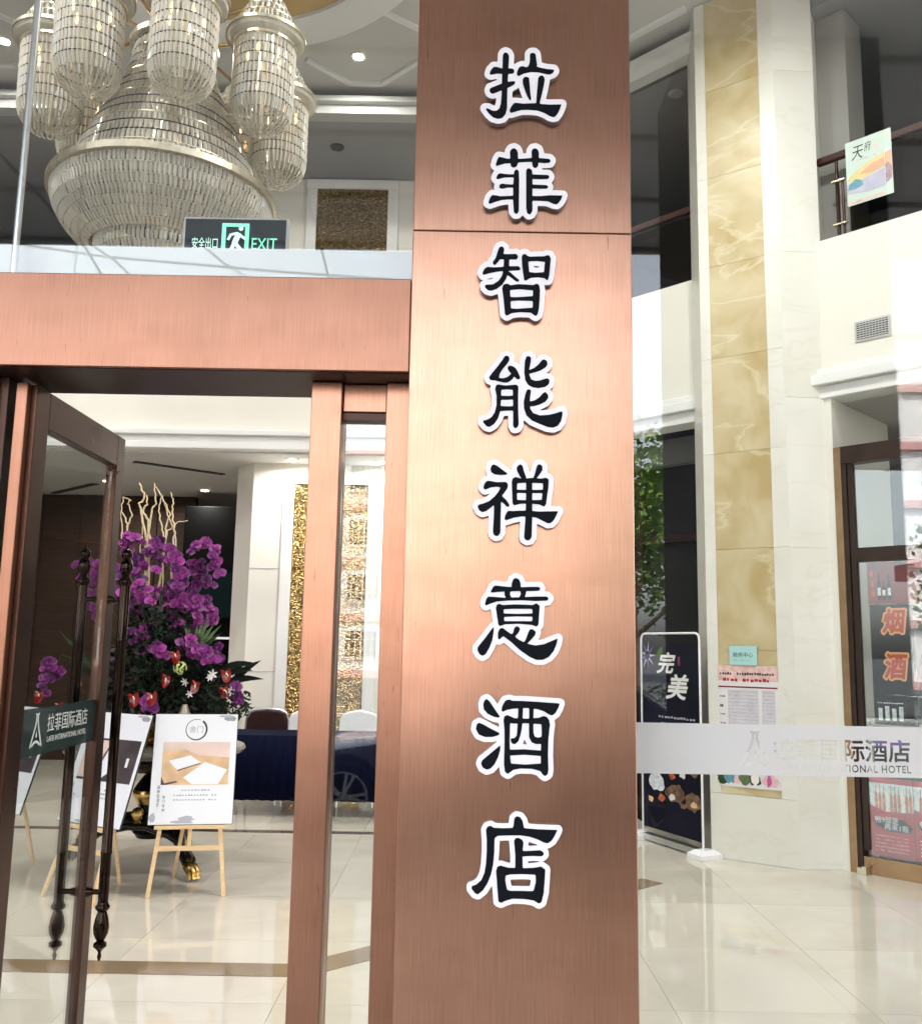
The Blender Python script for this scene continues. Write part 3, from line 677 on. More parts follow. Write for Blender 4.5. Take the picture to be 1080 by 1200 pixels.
# ---- porte-cochere over the drive and its right-hand pillar (seen only mirrored in the glass)
cn = thing('canopy', 'high grey panelled canopy over the hotel drive', 'canopy', (0, -1, 6.5))
for k in range(7): MB().box(-14, 14, -4.85 + k * 1.241 - .028, -4.85 + k * 1.241 + .028, 6.46, 6.75).build('rib', 'canopy_beam', cn)
for k in range(6):
    MB().box(-14, 14, -4.85 + k * 1.241 + .03, -4.85 + (k + 1) * 1.241 - .03, 6.5, 6.615).build('soffit_panel', 'canopy_sheet', cn)
MB().box(-14, 14, -5.05, -4.882, 6.5, 6.85).build('fascia', 'stone_grey', cn)
for x0, lb in ((1.72, 'broad square stone canopy pillar on the right'), (-8.2, 'broad square stone canopy pillar on the left')):
    p = thing('canopy_pillar', lb, 'pillar', (x0 + .78, -1.55, 0), 'canopy pillars')
    MB().box(x0, x0 + 1.53, -1.9, -.80, 0, 6.45).build('shaft', 'pillar_stone', p, bevel=.02)
    MB().box(x0 - .03, x0 + 1.56, -1.93, -.77, .0, .35).build('plinth', 'pillar_stone', p, bevel=.02)

# ================================================================== ENTRANCE FRONT
YF = 2.9
# ---- copper column
cl = thing('copper_column', 'tall brushed copper clad column carrying a vertical row of black characters', 'column', (.176, 2.9, 0))
MB().box(-.155, .507, 2.735, 3.05, 0, 6.49).build('core', 'bronze_dark', cl)
for z0, z1 in ((.0, 2.8887), (2.8900, 5.4), (5.4013, 6.49)):
    MB().box(-.165, .517, 2.72, 2.734, z0, z1).build('front_panel', 'copper', cl, bevel=.003)
    MB().box(-.1655, -.156, 2.7345, 3.05, z0, z1).build('side_panel', 'copper', cl)
    MB().box(.508, .5175, 2.7345, 3.05, z0, z1).build('side_panel', 'copper', cl)

# ---- door surround: header beam, jamb, mullions, side light
ef = thing('door_surround', 'copper door surround with header beam and narrow side light', 'door frame', (-.8, YF, 0))
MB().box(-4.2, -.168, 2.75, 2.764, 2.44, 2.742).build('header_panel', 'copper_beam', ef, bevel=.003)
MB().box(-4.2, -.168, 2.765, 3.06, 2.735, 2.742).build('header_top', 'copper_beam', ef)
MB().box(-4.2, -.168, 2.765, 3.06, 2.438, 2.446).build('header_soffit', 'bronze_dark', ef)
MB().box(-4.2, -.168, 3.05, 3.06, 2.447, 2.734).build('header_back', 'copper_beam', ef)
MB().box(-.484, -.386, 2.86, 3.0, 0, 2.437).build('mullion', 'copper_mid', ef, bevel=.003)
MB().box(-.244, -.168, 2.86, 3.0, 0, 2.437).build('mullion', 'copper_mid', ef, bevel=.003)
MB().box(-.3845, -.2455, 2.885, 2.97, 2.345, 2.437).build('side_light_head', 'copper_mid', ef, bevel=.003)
MB().box(-.3845, -.2455, 2.895, 2.96, 2.322, 2.344).build('side_light_gap', 'bronze_dark', ef)
MB().box(-.3845, -.2455, 2.925, 2.935, .08, 2.321).build('side_pane', 'glass', ef)
MB().box(-.3845, -.2455, 2.885, 2.97, .0, .079).build('side_light_foot', 'copper', ef, bevel=.003)
for x_ in (-.372, -.31, -.255): MB().lathe([(.007, -.004), (.007, .004)], 12).build('glass_clip', 'silver_metal', ef)
for o, x_ in zip([c for c in ef.children if c.name.startswith('glass_clip')], (-.370, -.313, -.262)):
    o.location = Vector((x_, 2.922, 2.300)) - ef.location; o.rotation_euler = (math.pi / 2, 0, 0)
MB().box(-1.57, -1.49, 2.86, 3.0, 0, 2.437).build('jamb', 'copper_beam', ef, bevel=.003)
MB().box(-1.489, -1.462, 2.88, 2.98, 0, 2.437).build('jamb_rebate', 'bronze_dark', ef)
MB().box(-4.2, -1.571, 2.925, 2.937, 0, 2.437).build('side_pane', 'glass', ef)

# ---- the open glass door, swung in square to the front
dr = thing('glass_door', 'open copper framed glass door with tall pair of bronze pull handles', 'door', (-1.41, 2.92, 0))
DX0, DX1, DY0, DY1 = -1.445, -1.400, 2.915, 3.715
DX0, DX1 = -1.428, -1.385
MB().box(DX0, DX1, DY0, DY0 + .10, .012, 2.425).build('hinge_stile', 'door_copper_shade', dr, bevel=.003)
MB().box(DX0 - .012, DX1 - .018, DY0 - .03, DY0 - .001, .012, 2.425).build('hinge_edge', 'copper_beam', dr, bevel=.003)
MB().box(DX0, DX1, DY1 - .075, DY1, .012, 2.425).build('lock_stile', 'door_copper_shade', dr, bevel=.003)
MB().box(DX0, DX1, DY0 + .1005, DY1 - .0755, 2.30, 2.425).build('top_rail', 'door_copper_shade', dr, bevel=.003)
MB().box(DX0, DX1, DY0 + .1005, DY1 - .0755, .012, .14).build('bottom_rail', 'door_copper_shade', dr, bevel=.003)
pn = MB().box(-1.411, -1.401, DY0 + .101, DY1 - .076, .141, 2.299).build('pane', 'glass', dr)
# pull handles: turned tubes with finials, one each side, two cross bars
HY = 3.655
prof = [(.004, .385), (.008, .40), (.005, .415), (.011, .424), (.024, .436), (.024, .447), (.013, .456), (.017, .462), (.026, .482), (.029, .505), (.024, .535), (.016, .56),
        (.021, .566), (.026, .572), (.026, .580), (.021, .586), (.0185, .60), (.0195, .66), (.0195, .80), (.021, .803), (.021, .812), (.0195, .815), (.0185, 1.2), (.0195, 1.60), (.021, 1.603), (.021, 1.612), (.0195, 1.615),
        (.0195, 1.82), (.024, 1.825), (.026, 1.835), (.024, 1.845), (.017, 1.853), (.013, 1.862), (.020, 1.872), (.025, 1.89), (.021, 1.915), (.014, 1.928), (.019, 1.934), (.021, 1.945), (.017, 1.958), (.008, 1.968), (.003, 1.978)]
prof = [(r_, z_ + .035) if z_ < .59 else ((r_, .632) if abs(z_ - .60) < 1e-6 else (r_, z_)) for r_, z_ in prof]
for hx in (DX1 + .062, DX0 - .062):
    h = MB().lathe(prof, 20, (hx, HY, 0)).build('pull_handle', 'handle_bronze', dr, smooth=True)
    for z in (.665, 1.765):
        x1 = DX1 if hx > DX1 else DX0
        MB().tube([(hx, HY, z), (x1, HY, z)], .010, 10).build('cross_bar', 'handle_bronze', h, smooth=True)
        MB().tube([(x1 + (.020 if hx > DX1 else -.020), HY, z), (x1, HY, z)], [.013, .019], 12).build('rosette', 'handle_bronze', h, smooth=True)

# logo: a pointed tower outline with a flared foot
def logo_loops(cx, cy, w, h):
    def arc(a, b, t): return [(a[0] + (b[0] - a[0]) * k, a[1] + (b[1] - a[1]) * k) for k in t]
    lw = .07
    pts_l = [(-.06, .42), (-.05, .30), (-.12, .12), (-.26, -.12), (-.42, -.40)]
    loops = []
    def ribbon(pts, w0):
        L = []; Rr = []
        for i, p in enumerate(pts):
            a = pts[max(i - 1, 0)]; b = pts[min(i + 1, len(pts) - 1)]; dx, dy = b[0] - a[0], b[1] - a[1]; l = math.hypot(dx, dy); nx, ny = -dy / l, dx / l
            L.append((p[0] + nx * w0 / 2, p[1] + ny * w0 / 2)); Rr.append((p[0] - nx * w0 / 2, p[1] - ny * w0 / 2))
        return L + Rr[::-1]
    loops.append(ribbon(pts_l, lw)); loops.append(ribbon([(-p[0], p[1]) for p in pts_l], lw))
    loops.append(ribbon([(-.13, .47), (0, .44), (.13, .47)], .05))
    loops.append(ribbon([(-.30, -.36), (-.13, -.28), (0, -.26), (.13, -.28), (.30, -.36)], lw))
    loops.append([(-.05, -.12), (0, .02), (.05, -.12), (0, -.17)])
    xs = np.arange(-60, 60, .8); ys = np.arange(-60, 60, .8); Xg, Yg = np.meshgrid(xs, ys); Fg = np.full(Xg.shape, 1e9)
    for l in loops: Fg = np.minimum(Fg, sdf_poly([(x * 100, y * 100) for x, y in l], Xg, Yg))
    return [[(cx + x / 100 * w, cy + y / 100 * h) for x, y in l] for l in contours(Fg, xs, ys, 0.0)]
def band_cut(body_cn, body_en, x0, x1, y0, y1, lx, cn, en):
    """frosted band outline with logo and lettering cut out of it"""
    lp = [[(x0, y0), (x1, y0), (x1, y1), (x0, y1)]]
    lp += logo_loops(*lx)
    lp += fit_loops(heavy_text(body_cn, 2.2), *cn) + fit_loops(heavy_text(body_en, 1.6, spacing=1.12), *en)
    return lp
# band on the swung door (read from the open side)
PD = Plane((-1.4006, DY0 + .101, 0), (0, 1, 0), (0, 0, 1))
wd = DY1 - .076 - DY0 - .101
z0, z1 = 1.222, 1.378
flm = PD.shape('film_band', 'teal_film', pn, [[(0.001, z0), (wd - .001, z0), (wd - .001, z1), (.001, z1)]], 0.0, .0006)
PD.shape('logo', 'teal_film_text', pn, logo_loops(.13, 1.30, .10, .125), .0008, .0006)
PD.text('lettering', 'teal_film_text', pn, '拉菲国际酒店', .21, .55, 1.292, 1.352, .0008, .0006, .02)
PD.text('lettering', 'teal_film_text', pn, 'LAFEI INTERNATIONAL HOTEL', .215, .545, 1.258, 1.277, .0008, .0006, .01)

# ---- upper glazing over the header and the big right-hand pane
ug = thing('upper_glazing', 'tall upper glazing above the copper header beam', 'window', (-2, YF, 2.75))
MB().box(-4.2, -1.305, 2.925, 2.937, 2.7425, 6.49).build('pane', 'glass', ug)
MB().box(-1.300, -.1685, 2.925, 2.937, 2.7425, 6.49).build('pane', 'glass', ug)
pA, pB = at(44, 0, 3.02), at(20, 286, 3.02)
MB().lathe([(.012, 2.75), (.012, 6.49)], 12, ((pA.x + pB.x) / 2, 3.02, 0)).build('support_tube', 'silver_metal', ug, smooth=True)
bh = thing('sky_strip_backing', 'white strip added behind the glass above the door for the reflected sky', 'reflection panel', (-2, 3.2, 2.75))
bz0, bz1 = at(0, 285, 3.10).z, at(482, 296, 3.10).z
MB().box(-4.2, -.168, 3.10, 3.40, 2.7425, (bz0 + bz1) / 2).build('sky_strip_panel', 'plaster_white', bh)  # white panel added to stand for the sky reflected in the glass
rg = thing('glass_screen', 'large clear glass screen right of the copper column with frosted lettered band', 'window', (1.8, YF, 0))
gp = MB().box(.545, 4.6, 2.925, 2.937, 0.012, 6.49).build('pane', 'glass', rg)
MB().box(.5185, .5445, 2.915, 2.947, 0, 6.49).build('edge_trim', 'white_edge', rg)
MB().box(.545, 4.6, 2.91, 2.952, 0, .0115).build('floor_channel', 'silver_metal', rg)
PG = Plane((0, 2.9245, 0), (1, 0, 0), (0, 0, 1))
bx = lambda px, py: at(px, py, 2.925)
a = bx(932, 866); b = bx(1066, 896); c0 = bx(933, 897); d = bx(1066, 907); lg0 = bx(884, 858); lg1 = bx(884, 903)
PG.shape('film_band', 'frost_film', gp, band_cut('拉菲国际酒店', 'LAFEI INTERNATIONAL HOTEL', .546, 4.59, 1.228, 1.381,
         (lg0.x, (lg0.z + lg1.z) / 2, .115, .125), (bx(906, 880).x, bx(1066, 880).x, bx(1000, 893).z, bx(1000, 866).z), (bx(909, 900).x, bx(1067, 900).x, bx(1000, 905.5).z, bx(1000, 896.5).z)), 0.0, .0006)

# ---- green exit sign standing behind the white sky strip
ex = thing('exit_sign', 'dark exit sign with green running figure above the door', 'exit sign', (-.92, 3.45, 3.0))
e0, e1, e2 = at(216, 254, 3.43), at(338, 262, 3.43), at(338, 306, 3.43)
PE = Plane((e0.x, 3.43, e2.z), (1, 0, 0), (0, 0, 1)); ew = e1.x - e0.x; eh = e0.z - e2.z
PE.rect('case', 'vent_grey', ex, 0, ew, 0, eh, -.03, 0)
PE.rect('face', 'exit_dark', ex, .008, ew - .008, .008, eh - .008, .0005, .003)
dw = ew * .26
PE.shape('door_symbol', 'exit_green', ex, [[(ew * .37, .012), (ew * .37 + dw, .012), (ew * .37 + dw, eh * .86), (ew * .37, eh * .86)], [(ew * .37 + .016, .011), (ew * .37 + dw - .016, .011), (ew * .37 + dw - .016, eh * .86 - .014), (ew * .37 + .016, eh * .86 - .014)]], .0032, .0008)
mx0, my0, ms = ew * .37 + dw / 2, .012, eh * .80
def limb(p, q, w): 
    dx, dy = q[0] - p[0], q[1] - p[1]; l = math.hypot(dx, dy); nx, ny = -dy / l * w / 2, dx / l * w / 2
    return [(mx0 + x * ms, my0 + y * ms) for x, y in ((p[0] + nx, p[1] + ny), (q[0] + nx, q[1] + ny), (q[0] - nx, q[1] - ny), (p[0] - nx, p[1] - ny))]
fig = thing  # running figure is built from limbs, one flat shape each
for lp in (limb((-.02, .40), (.10, .70), .15), limb((.08, .68), (.30, .52), .07), limb((.08, .70), (-.12, .66), .07), limb((-.12, .67), (-.20, .50), .07),
           limb((0, .42), (.16, .22), .10), limb((.15, .24), (.18, .02), .09), limb((-.02, .42), (-.10, .20), .10), limb((-.09, .22), (-.30, .16), .08)):
    PE.shape('figure_limb', 'exit_white', ex, [lp], .0034, .0008)
PE.shape('figure_head', 'exit_white', ex, blob_loop(mx0 + .15 * ms, my0 + .84 * ms, .065 * ms, .065 * ms, 16, 0), .0034, .0008)
PE.text('lettering', 'exit_white', ex, '安全出口', ew * .09, ew * .335, eh * .25, eh * .52, .0034, .0008, .01)
PE.text('lettering', 'exit_green', ex, 'EXIT', ew * .66, ew * .90, eh * .25, eh * .52, .0034, .0008, .015)

# ---- eight sign characters, traced stroke by stroke
CH = [
 ((555, 50), 9.0, [
  "305,130 318,105 335,98 358,108 372,135 368,220 362,330 355,450 352,600 350,690 335,750 300,790 255,800 205,785 160,745 120,690 150,690 200,715 240,715 270,690 285,640 292,560 295,470 298,330 303,220",
  "165,325 180,285 210,252 245,252 300,270 400,268 425,280 428,300 415,322 360,325 240,322 180,335",
  "165,500 175,475 210,462 270,438 340,415 390,405 430,402 438,415 425,438 380,462 300,495 240,520 200,535 175,525",
  "590,120 605,105 635,103 652,120 660,180 668,240 640,280 590,280 570,250 585,220 592,170",
  "452,330 460,290 480,255 510,243 550,255 590,250 640,240 690,258 770,275 840,280 848,295 830,318 795,332 740,322 680,308 600,305 530,320 470,350",
  "515,385 530,360 560,355 582,370 588,430 595,520 605,590 598,610 580,590 555,540 530,470 516,420",
  "678,370 695,348 720,342 742,360 748,390 738,450 720,530 700,610 695,640 658,640 662,560 672,450",
  "375,715 395,670 425,632 460,632 520,640 660,635 720,645 800,650 925,648 910,690 890,735 860,775 835,782 800,770 740,735 670,712 580,705 500,705 440,722 390,738"]),
 ((555, 165), 9.0, [
  "230,255 245,200 265,165 300,172 350,185 420,190 520,185 620,178 700,180 795,188 812,205 800,228 740,232 680,225 600,218 500,222 400,232 330,235 280,250 240,262",
  "380,110 400,82 425,75 450,88 465,120 466,190 462,250 440,275 410,278 390,262 385,200",
  "608,105 625,80 650,76 675,90 686,120 684,200 678,260 660,282 635,282 618,262 612,190",
  "425,320 440,302 460,300 475,320 478,430 476,600 474,740 460,765 440,768 422,745 415,640 415,480",
  "552,310 565,288 590,288 615,310 618,420 618,600 618,735 600,768 582,775 560,755 552,700 552,500",
  "235,390 250,355 275,338 310,345 360,350 430,352 430,382 360,382 310,385 260,400 245,402",
  "265,485 275,458 300,448 340,455 430,460 430,490 350,490 310,500 280,500",
  "152,655 170,600 195,568 230,572 280,582 350,580 430,575 430,615 360,615 290,622 230,640 170,662",
  "605,352 700,355 785,358 798,378 785,398 700,402 605,398",
  "605,458 700,462 770,465 785,485 770,502 700,502 605,498",
  "605,580 700,580 800,572 935,575 920,615 895,650 870,668 835,660 780,635 700,630 605,628"]),
 ((545, 280), 9.0, [
  "345,120 360,85 385,75 408,92 410,120 400,160 375,190 350,235 315,272 295,268 290,240 320,200",
  "375,155 450,158 535,155 555,175 555,200 535,215 460,212 350,212",
  "180,360 200,315 230,292 300,298 400,292 480,285 560,285 582,305 575,328 500,332 400,335 320,345 250,360 190,378",
  "408,205 465,205 462,300 450,360 430,420 390,480 330,525 270,545 235,535 210,510 205,488 230,480 290,478 350,440 385,390 402,330",
  "440,330 480,355 530,400 568,430 565,448 540,448 490,410 440,375",
  "595,185 610,158 635,158 660,180 668,280 675,360 665,400 635,440 620,430 608,350 598,260",
  "610,160 680,185 760,182 830,182 860,170 885,172 900,200 895,240 830,238 760,230 690,232 640,240",
  "850,175 885,172 902,205 893,300 885,380 872,430 855,432 835,400 832,340 838,260",
  "655,345 740,355 840,348 860,430 835,412 770,402 690,408 635,438 630,380",
  "388,520 400,482 435,468 470,480 472,560 478,660 482,760 440,808 420,795 410,700 400,600",
  "405,478 470,488 560,475 650,480 720,485 760,470 780,490 770,530 700,540 580,528 490,535 440,545",
  "715,490 745,470 780,490 788,540 784,640 775,740 762,795 740,812 712,790 712,640",
  "450,612 560,612 730,600 730,652 560,648 450,655",
  "440,728 540,735 740,722 760,790 740,810 690,775 580,770 490,780 445,805 420,790"]),
 ((550, 410), 9.0, [
  "350,100 370,65 395,58 418,75 420,105 400,140 350,200 318,250 312,285 290,310 240,322 212,310 208,285 240,240 290,180",
  "215,300 300,290 350,300 400,285 440,250 475,270 450,310 410,340 370,345 310,332 260,318",
  "400,190 410,168 440,165 480,185 505,220 535,290 525,310 500,308 470,280 440,250 410,215",
  "270,410 280,370 310,362 335,380 332,480 330,560 325,640 300,720 260,780 210,812 180,805 145,765 145,742 180,738 230,710 265,660 285,580 285,480",
  "280,370 310,365 380,375 460,368 495,365 515,385 505,425 400,415 330,420 290,430",
  "455,375 490,365 515,385 512,500 512,620 518,790 500,820 475,825 460,800 460,640 458,500",
  "310,480 400,485 480,480 480,520 400,525 310,525", "310,590 400,595 480,592 480,638 400,640 320,645",
  "585,110 600,70 625,62 648,80 645,130 630,200 630,260 650,310 690,325 740,322 790,305 825,298 845,320 835,360 800,388 730,402 670,395 620,370 588,320 577,240 580,170",
  "620,215 680,190 730,150 760,110 785,97 815,115 823,150 805,180 750,215 690,235 630,250",
  "590,460 605,420 630,412 648,430 640,490 632,560 640,620 670,665 740,690 830,685 900,670 978,645 980,680 965,750 930,800 880,820 820,812 740,780 660,745 600,690 575,620 572,540",
  "620,548 690,530 740,495 775,455 800,442 828,475 830,505 800,545 740,575 680,592 620,595"]),
 ((545, 535), 9.0, [
  "265,130 280,90 305,83 340,100 400,145 448,180 430,192 370,195 310,188 275,165",
  "190,330 205,280 230,255 270,258 330,270 430,268 450,290 448,330 420,370 385,415 330,480 280,530 220,575 180,588 150,570 130,530 140,508 190,495 250,470 310,420 350,370 372,325 330,318 270,325 210,350",
  "305,480 340,430 375,440 376,520 372,650 370,800 350,835 325,840 300,825 292,790 300,650",
  "385,415 430,455 468,510 455,532 435,525 400,490 365,470",
  "540,120 560,88 585,82 605,100 620,160 645,225 610,250 580,215 550,160",
  "752,110 765,85 790,82 812,100 815,140 790,180 755,225 715,235 735,180",
  "490,270 500,230 530,215 550,240 545,330 545,420 548,480 515,515 498,495 495,400",
  "500,232 530,215 600,235 700,225 800,232 850,222 880,240 870,285 780,280 660,275 560,280 505,290",
  "822,240 850,222 880,250 876,330 862,420 852,500 830,530 808,505 808,440 818,340",
  "530,350 660,352 830,350 830,385 660,386 530,382",
  "510,455 660,462 850,455 850,505 830,530 780,505 680,495 580,498 515,515 500,495",
  "642,230 705,230 706,400 706,600 700,850 680,880 650,884 625,868 620,840 635,640 640,450",
  "412,660 425,610 450,572 500,575 580,570 680,572 780,580 880,578 980,576 960,620 935,670 905,700 870,705 820,680 750,645 680,632 590,632 510,645 430,672"]),
 ((545, 670), 9.0, [
  "488,130 505,80 535,65 570,85 585,130 580,175 490,175",
  "268,215 290,165 315,145 400,155 540,165 680,160 780,160 792,180 780,202 680,205 560,205 400,210 330,215 275,222",
  "412,205 480,200 470,230 482,270 430,275 415,250", "580,200 640,200 640,230 625,270 570,272 585,240",
  "208,340 220,290 240,262 300,265 420,275 600,268 740,262 860,262 880,282 865,305 740,310 600,302 450,305 330,315 270,335 215,358",
  "322,380 335,345 365,338 405,365 405,450 412,540 365,575 348,560 335,470",
  "340,342 400,352 520,345 640,348 710,352 750,332 785,360 770,395 640,392 500,392 390,398 345,400",
  "705,360 750,332 785,365 778,460 772,560 750,582 705,555 710,450",
  "390,440 550,445 720,440 720,475 550,472 390,478",
  "390,522 550,522 725,522 750,580 700,562 560,550 420,555 365,575 350,555",
  "298,582 300,630 285,720 255,800 215,870 180,890 150,870 128,830 130,800 160,760 210,700 260,630",
  "345,700 345,640 365,600 395,592 430,620 500,670 570,720 650,760 740,778 830,765 900,735 975,705 960,770 930,840 880,900 820,930 750,930 680,900 580,830 480,740 400,680 355,720",
  "515,600 535,575 560,578 580,605 560,645 520,690 480,690 480,670 505,645",
  "665,640 680,608 710,605 745,635 735,670 690,720 650,765 615,755 640,710"]),
 ((540, 810), 8.64, [
  "225,130 240,90 262,80 290,105 340,180 395,260 380,270 330,260 270,230 230,185",
  "150,385 160,335 185,320 230,340 300,380 390,425 385,445 320,465 240,465 180,440",
  "400,548 395,600 375,670 340,740 300,785 260,797 220,775 202,735 215,700 270,655 330,605",
  "408,200 420,145 450,95 490,85 520,98 620,100 760,108 1000,125 985,170 955,225 920,248 885,235 840,205 780,185 720,175 620,170 520,180 460,192 425,210",
  "580,160 628,160 622,300 615,380 600,450 580,510 545,540 515,530 500,495 510,478 540,478 565,450 570,380 576,280",
  "690,165 735,165 732,300 733,420 745,460 775,472 815,465 815,535 760,538 715,520 690,470 688,380 690,280",
  "430,290 440,255 468,242 500,265 495,380 492,500 495,640 510,790 475,840 445,820 435,740 440,560 440,400",
  "440,255 470,242 540,275 680,280 790,270 835,252 870,262 895,300 885,345 800,335 640,325 540,330 450,320",
  "810,265 840,252 880,275 902,340 895,380 885,480 880,640 885,800 870,850 848,862 820,840 808,780 808,600 818,420",
  "470,595 640,590 830,605 830,660 640,645 470,655",
  "450,725 520,735 650,745 800,735 880,725 880,840 848,862 800,810 720,788 600,785 530,798 475,840 445,820"]),
 ((535, 945), 8.308, [
  "552,190 562,115 585,98 615,105 640,140 650,190 660,240 540,240",
  "285,230 300,200 330,190 360,210 440,215 560,212 660,215 780,225 980,232 955,285 925,335 885,362 850,355 790,325 710,298 620,285 500,285 400,288 370,310 290,290",
  "285,235 330,195 375,230 368,340 365,450 355,560 335,660 300,750 255,820 205,860 180,850 145,805 145,780 190,765 240,720 270,650 285,560 292,440 292,330",
  "558,340 570,315 600,308 635,325 650,350 642,420 640,520 642,620 570,620 570,480",
  "630,438 720,435 815,430 845,450 848,470 830,488 740,485 630,490",
  "383,630 395,590 430,578 480,600 472,720 490,820 500,880 435,940 405,930 398,840",
  "395,592 430,580 500,600 640,605 760,600 820,588 860,615 850,680 760,668 640,662 520,665 460,680 390,670",
  "765,605 820,588 862,620 855,740 845,850 825,935 800,950 765,925 750,820 770,740",
  "460,805 520,825 740,828 780,800 850,830 825,935 800,950 750,920 660,905 540,902 480,920 430,942 405,930 400,840"]),
]
def relax(lp, k=2):
    for _ in range(k):
        n = len(lp); lp = [((lp[i - 1][0] + 2 * lp[i][0] + lp[(i + 1) % n][0]) / 4, (lp[i - 1][1] + 2 * lp[i][1] + lp[(i + 1) % n][1]) / 4) for i in range(n)]
    return lp
ordn = ['topmost', 'second', 'third', 'fourth', 'fifth', 'sixth', 'seventh', 'lowest']
for ci, ((ox, oy), sc_, strokes) in enumerate(CH):
    polys = [[tuple(float(v) / sc_ for v in p.split(',')) for p in s.split()] for s in strokes]
    xs = np.arange(-4, 134, .7); ys = np.arange(-4, 134, .7); X, Yg = np.meshgrid(xs, ys)
    Fg = np.full(X.shape, 1e9)
    for p in polys: Fg = np.minimum(Fg, sdf_poly(p, X, Yg))
    lab = ('%s black character with white outline on the copper column' % ordn[ci]) if ci in (0, 7) else ('%s black character with white outline from the top of the copper column' % ordn[ci])
    cen = at(ox + 62, oy + 52, 2.72)
    th = thing('sign_character', lab, 'character', (cen.x, 2.72, cen.z), 'black characters on the copper column')
    def mapped(loops, Y):
        r = []
        for lp in loops:
            q = []
            for x, y in relax(lp):
                w = at(ox + x, oy + y, Y); q.append((w.x, w.z))
            r.append(q)
        return r
    PCn = Plane((0, 2.7195, 0), (1, 0, 0), (0, 0, 1))
    ol = contours(Fg, xs, ys, 5.9)
    PCn.shape('edge_return', 'sign_edge_shade', th, mapped(ol, 2.70), 0.0, .019)
    PCn.shape('backing', 'sign_white', th, mapped(ol, 2.698), .0191, .003)
    PCn.shape('stroke_face', 'sign_black', th, mapped(contours(Fg, xs, ys, 0.0), 2.696), .0222, .0014)

# ================================================================== RIGHT SIDE: SHOP, NOTICES, BANNER
PW = Plane(Q, T, (0, 0, 1))
sh = thing('shop_front', 'bronze framed shop front of the liquor shop with glass panes', 'shop front', W(.1, 0, 0))
PW.rect('jamb', 'shop_bronze', sh, .028, .085, 0, 3.23, -.12, 0)
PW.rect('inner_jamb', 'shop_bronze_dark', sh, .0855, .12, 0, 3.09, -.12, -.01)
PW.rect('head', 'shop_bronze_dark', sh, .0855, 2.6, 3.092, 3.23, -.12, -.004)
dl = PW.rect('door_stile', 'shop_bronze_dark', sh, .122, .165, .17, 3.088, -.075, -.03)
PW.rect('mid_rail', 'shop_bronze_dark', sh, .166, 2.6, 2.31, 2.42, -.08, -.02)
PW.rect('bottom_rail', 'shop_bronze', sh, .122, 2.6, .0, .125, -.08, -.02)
for a, b_ in ((.166, 1.10), (1.17, 2.55)):
    PW.rect('pane', 'glass', sh, a, b_, .126, 2.309, -.055, -.047)
    PW.rect('transom_pane', 'glass', sh, a, b_, 2.421, 3.087, -.055, -.047)
PW.rect('door_stile', 'shop_bronze_dark', sh, 1.101, 1.169, .126, 3.088, -.075, -.03)
piv = PW.rect('floor_hinge', 'pale_gold', sh, .088, .135, .002, .045, -.03, .03)
PW.rect('floor_hinge', 'pale_gold', sh, .128, .16, .002, .06, -.02, .045)
# shop interior: cream reveal, pale back wall, counter shadow
rv = tag(PW.rect('shop_wall', 'plaster_cream', None, -.10, .0265, 0, 3.64, -1.2, -.006), 'cream reveal wall at the left edge of the shop', 'wall')
tag(PW.rect('shop_wall', 'shop_grey', None, -.6, 3.6, 0, 3.64, -2.2, -2.1), 'grey back wall inside the liquor shop', 'wall')
struct(PW.rect('shop_ceiling', 'ceiling_paint', None, -.6, 3.6, 3.642, 3.7, -2.2, -.02))
# posters behind the shop glass
bp_ = thing('window_banner', 'black window banner with orange liquor lettering behind the shop glass', 'banner', W(.35, -.06, 1.1))
PW.rect('sheet', 'black_print', bp_, .232, .545, 1.09, 1.98, -.066, -.064)
for body, z0, z1 in (('烟', 1.755, 1.955), ('酒', 1.415, 1.625)):
    PW.shape('letter_outline', 'yellow_edge', bp_, fit_loops(heavy_text(body, 9, .15), .306, .506, z0 - .004, z1 + .008), -.0636, .0006)
    PW.shape('letter', 'orange_letter', bp_, fit_loops(heavy_text(body, 3.2, .15), .320, .492, z0 + .012, z1 - .008), -.0628, .0008)
for k in range(4): PW.rect('bottle_print', 'bottle_pale', bp_, .262 + k * .05, .262 + k * .05 + .03, 1.12, 1.21 + .015 * (k % 2), -.0636, -.063)
PW.dashes('print_line', 'white_print', bp_, .26, .45, 1.245, .008, -.0636, 9, 3)
wpz = thing('wine_poster', 'dark red wine poster at the top of the shop pane', 'poster', W(.35, -.06, 2.0))
PW.rect('sheet', 'red_dark_print', wpz, .225, .60, 1.985, 2.305, -.066, -.064)
for k, (x_, h_) in enumerate(((.31, .20), (.345, .14), (.385, .19))):
    s_ = [[(x_ - .014, 2.02), (x_ + .014, 2.02), (x_ + .014, 2.02 + h_ * .6), (x_ + .005, 2.02 + h_ * .72), (x_ + .005, 2.02 + h_), (x_ - .005, 2.02 + h_), (x_ - .005, 2.02 + h_ * .72), (x_ - .014, 2.02 + h_ * .6)]]
    bt = PW.shape('bottle_print', 'black_print', wpz, s_, -.0638, .0006)
    PW.rect('label_print', 'bottle_pale', bt, x_ - .011, x_ + .011, 2.05, 2.05 + h_ * .3, -.0630, -.0625)
for k, z_ in enumerate((2.22, 2.14, 2.07)): PW.shape('script_print', 'orange_letter', wpz, blob_loop(.255 + .006 * k, z_, .012, .026, 10, .4, k), -.0638, .0006)
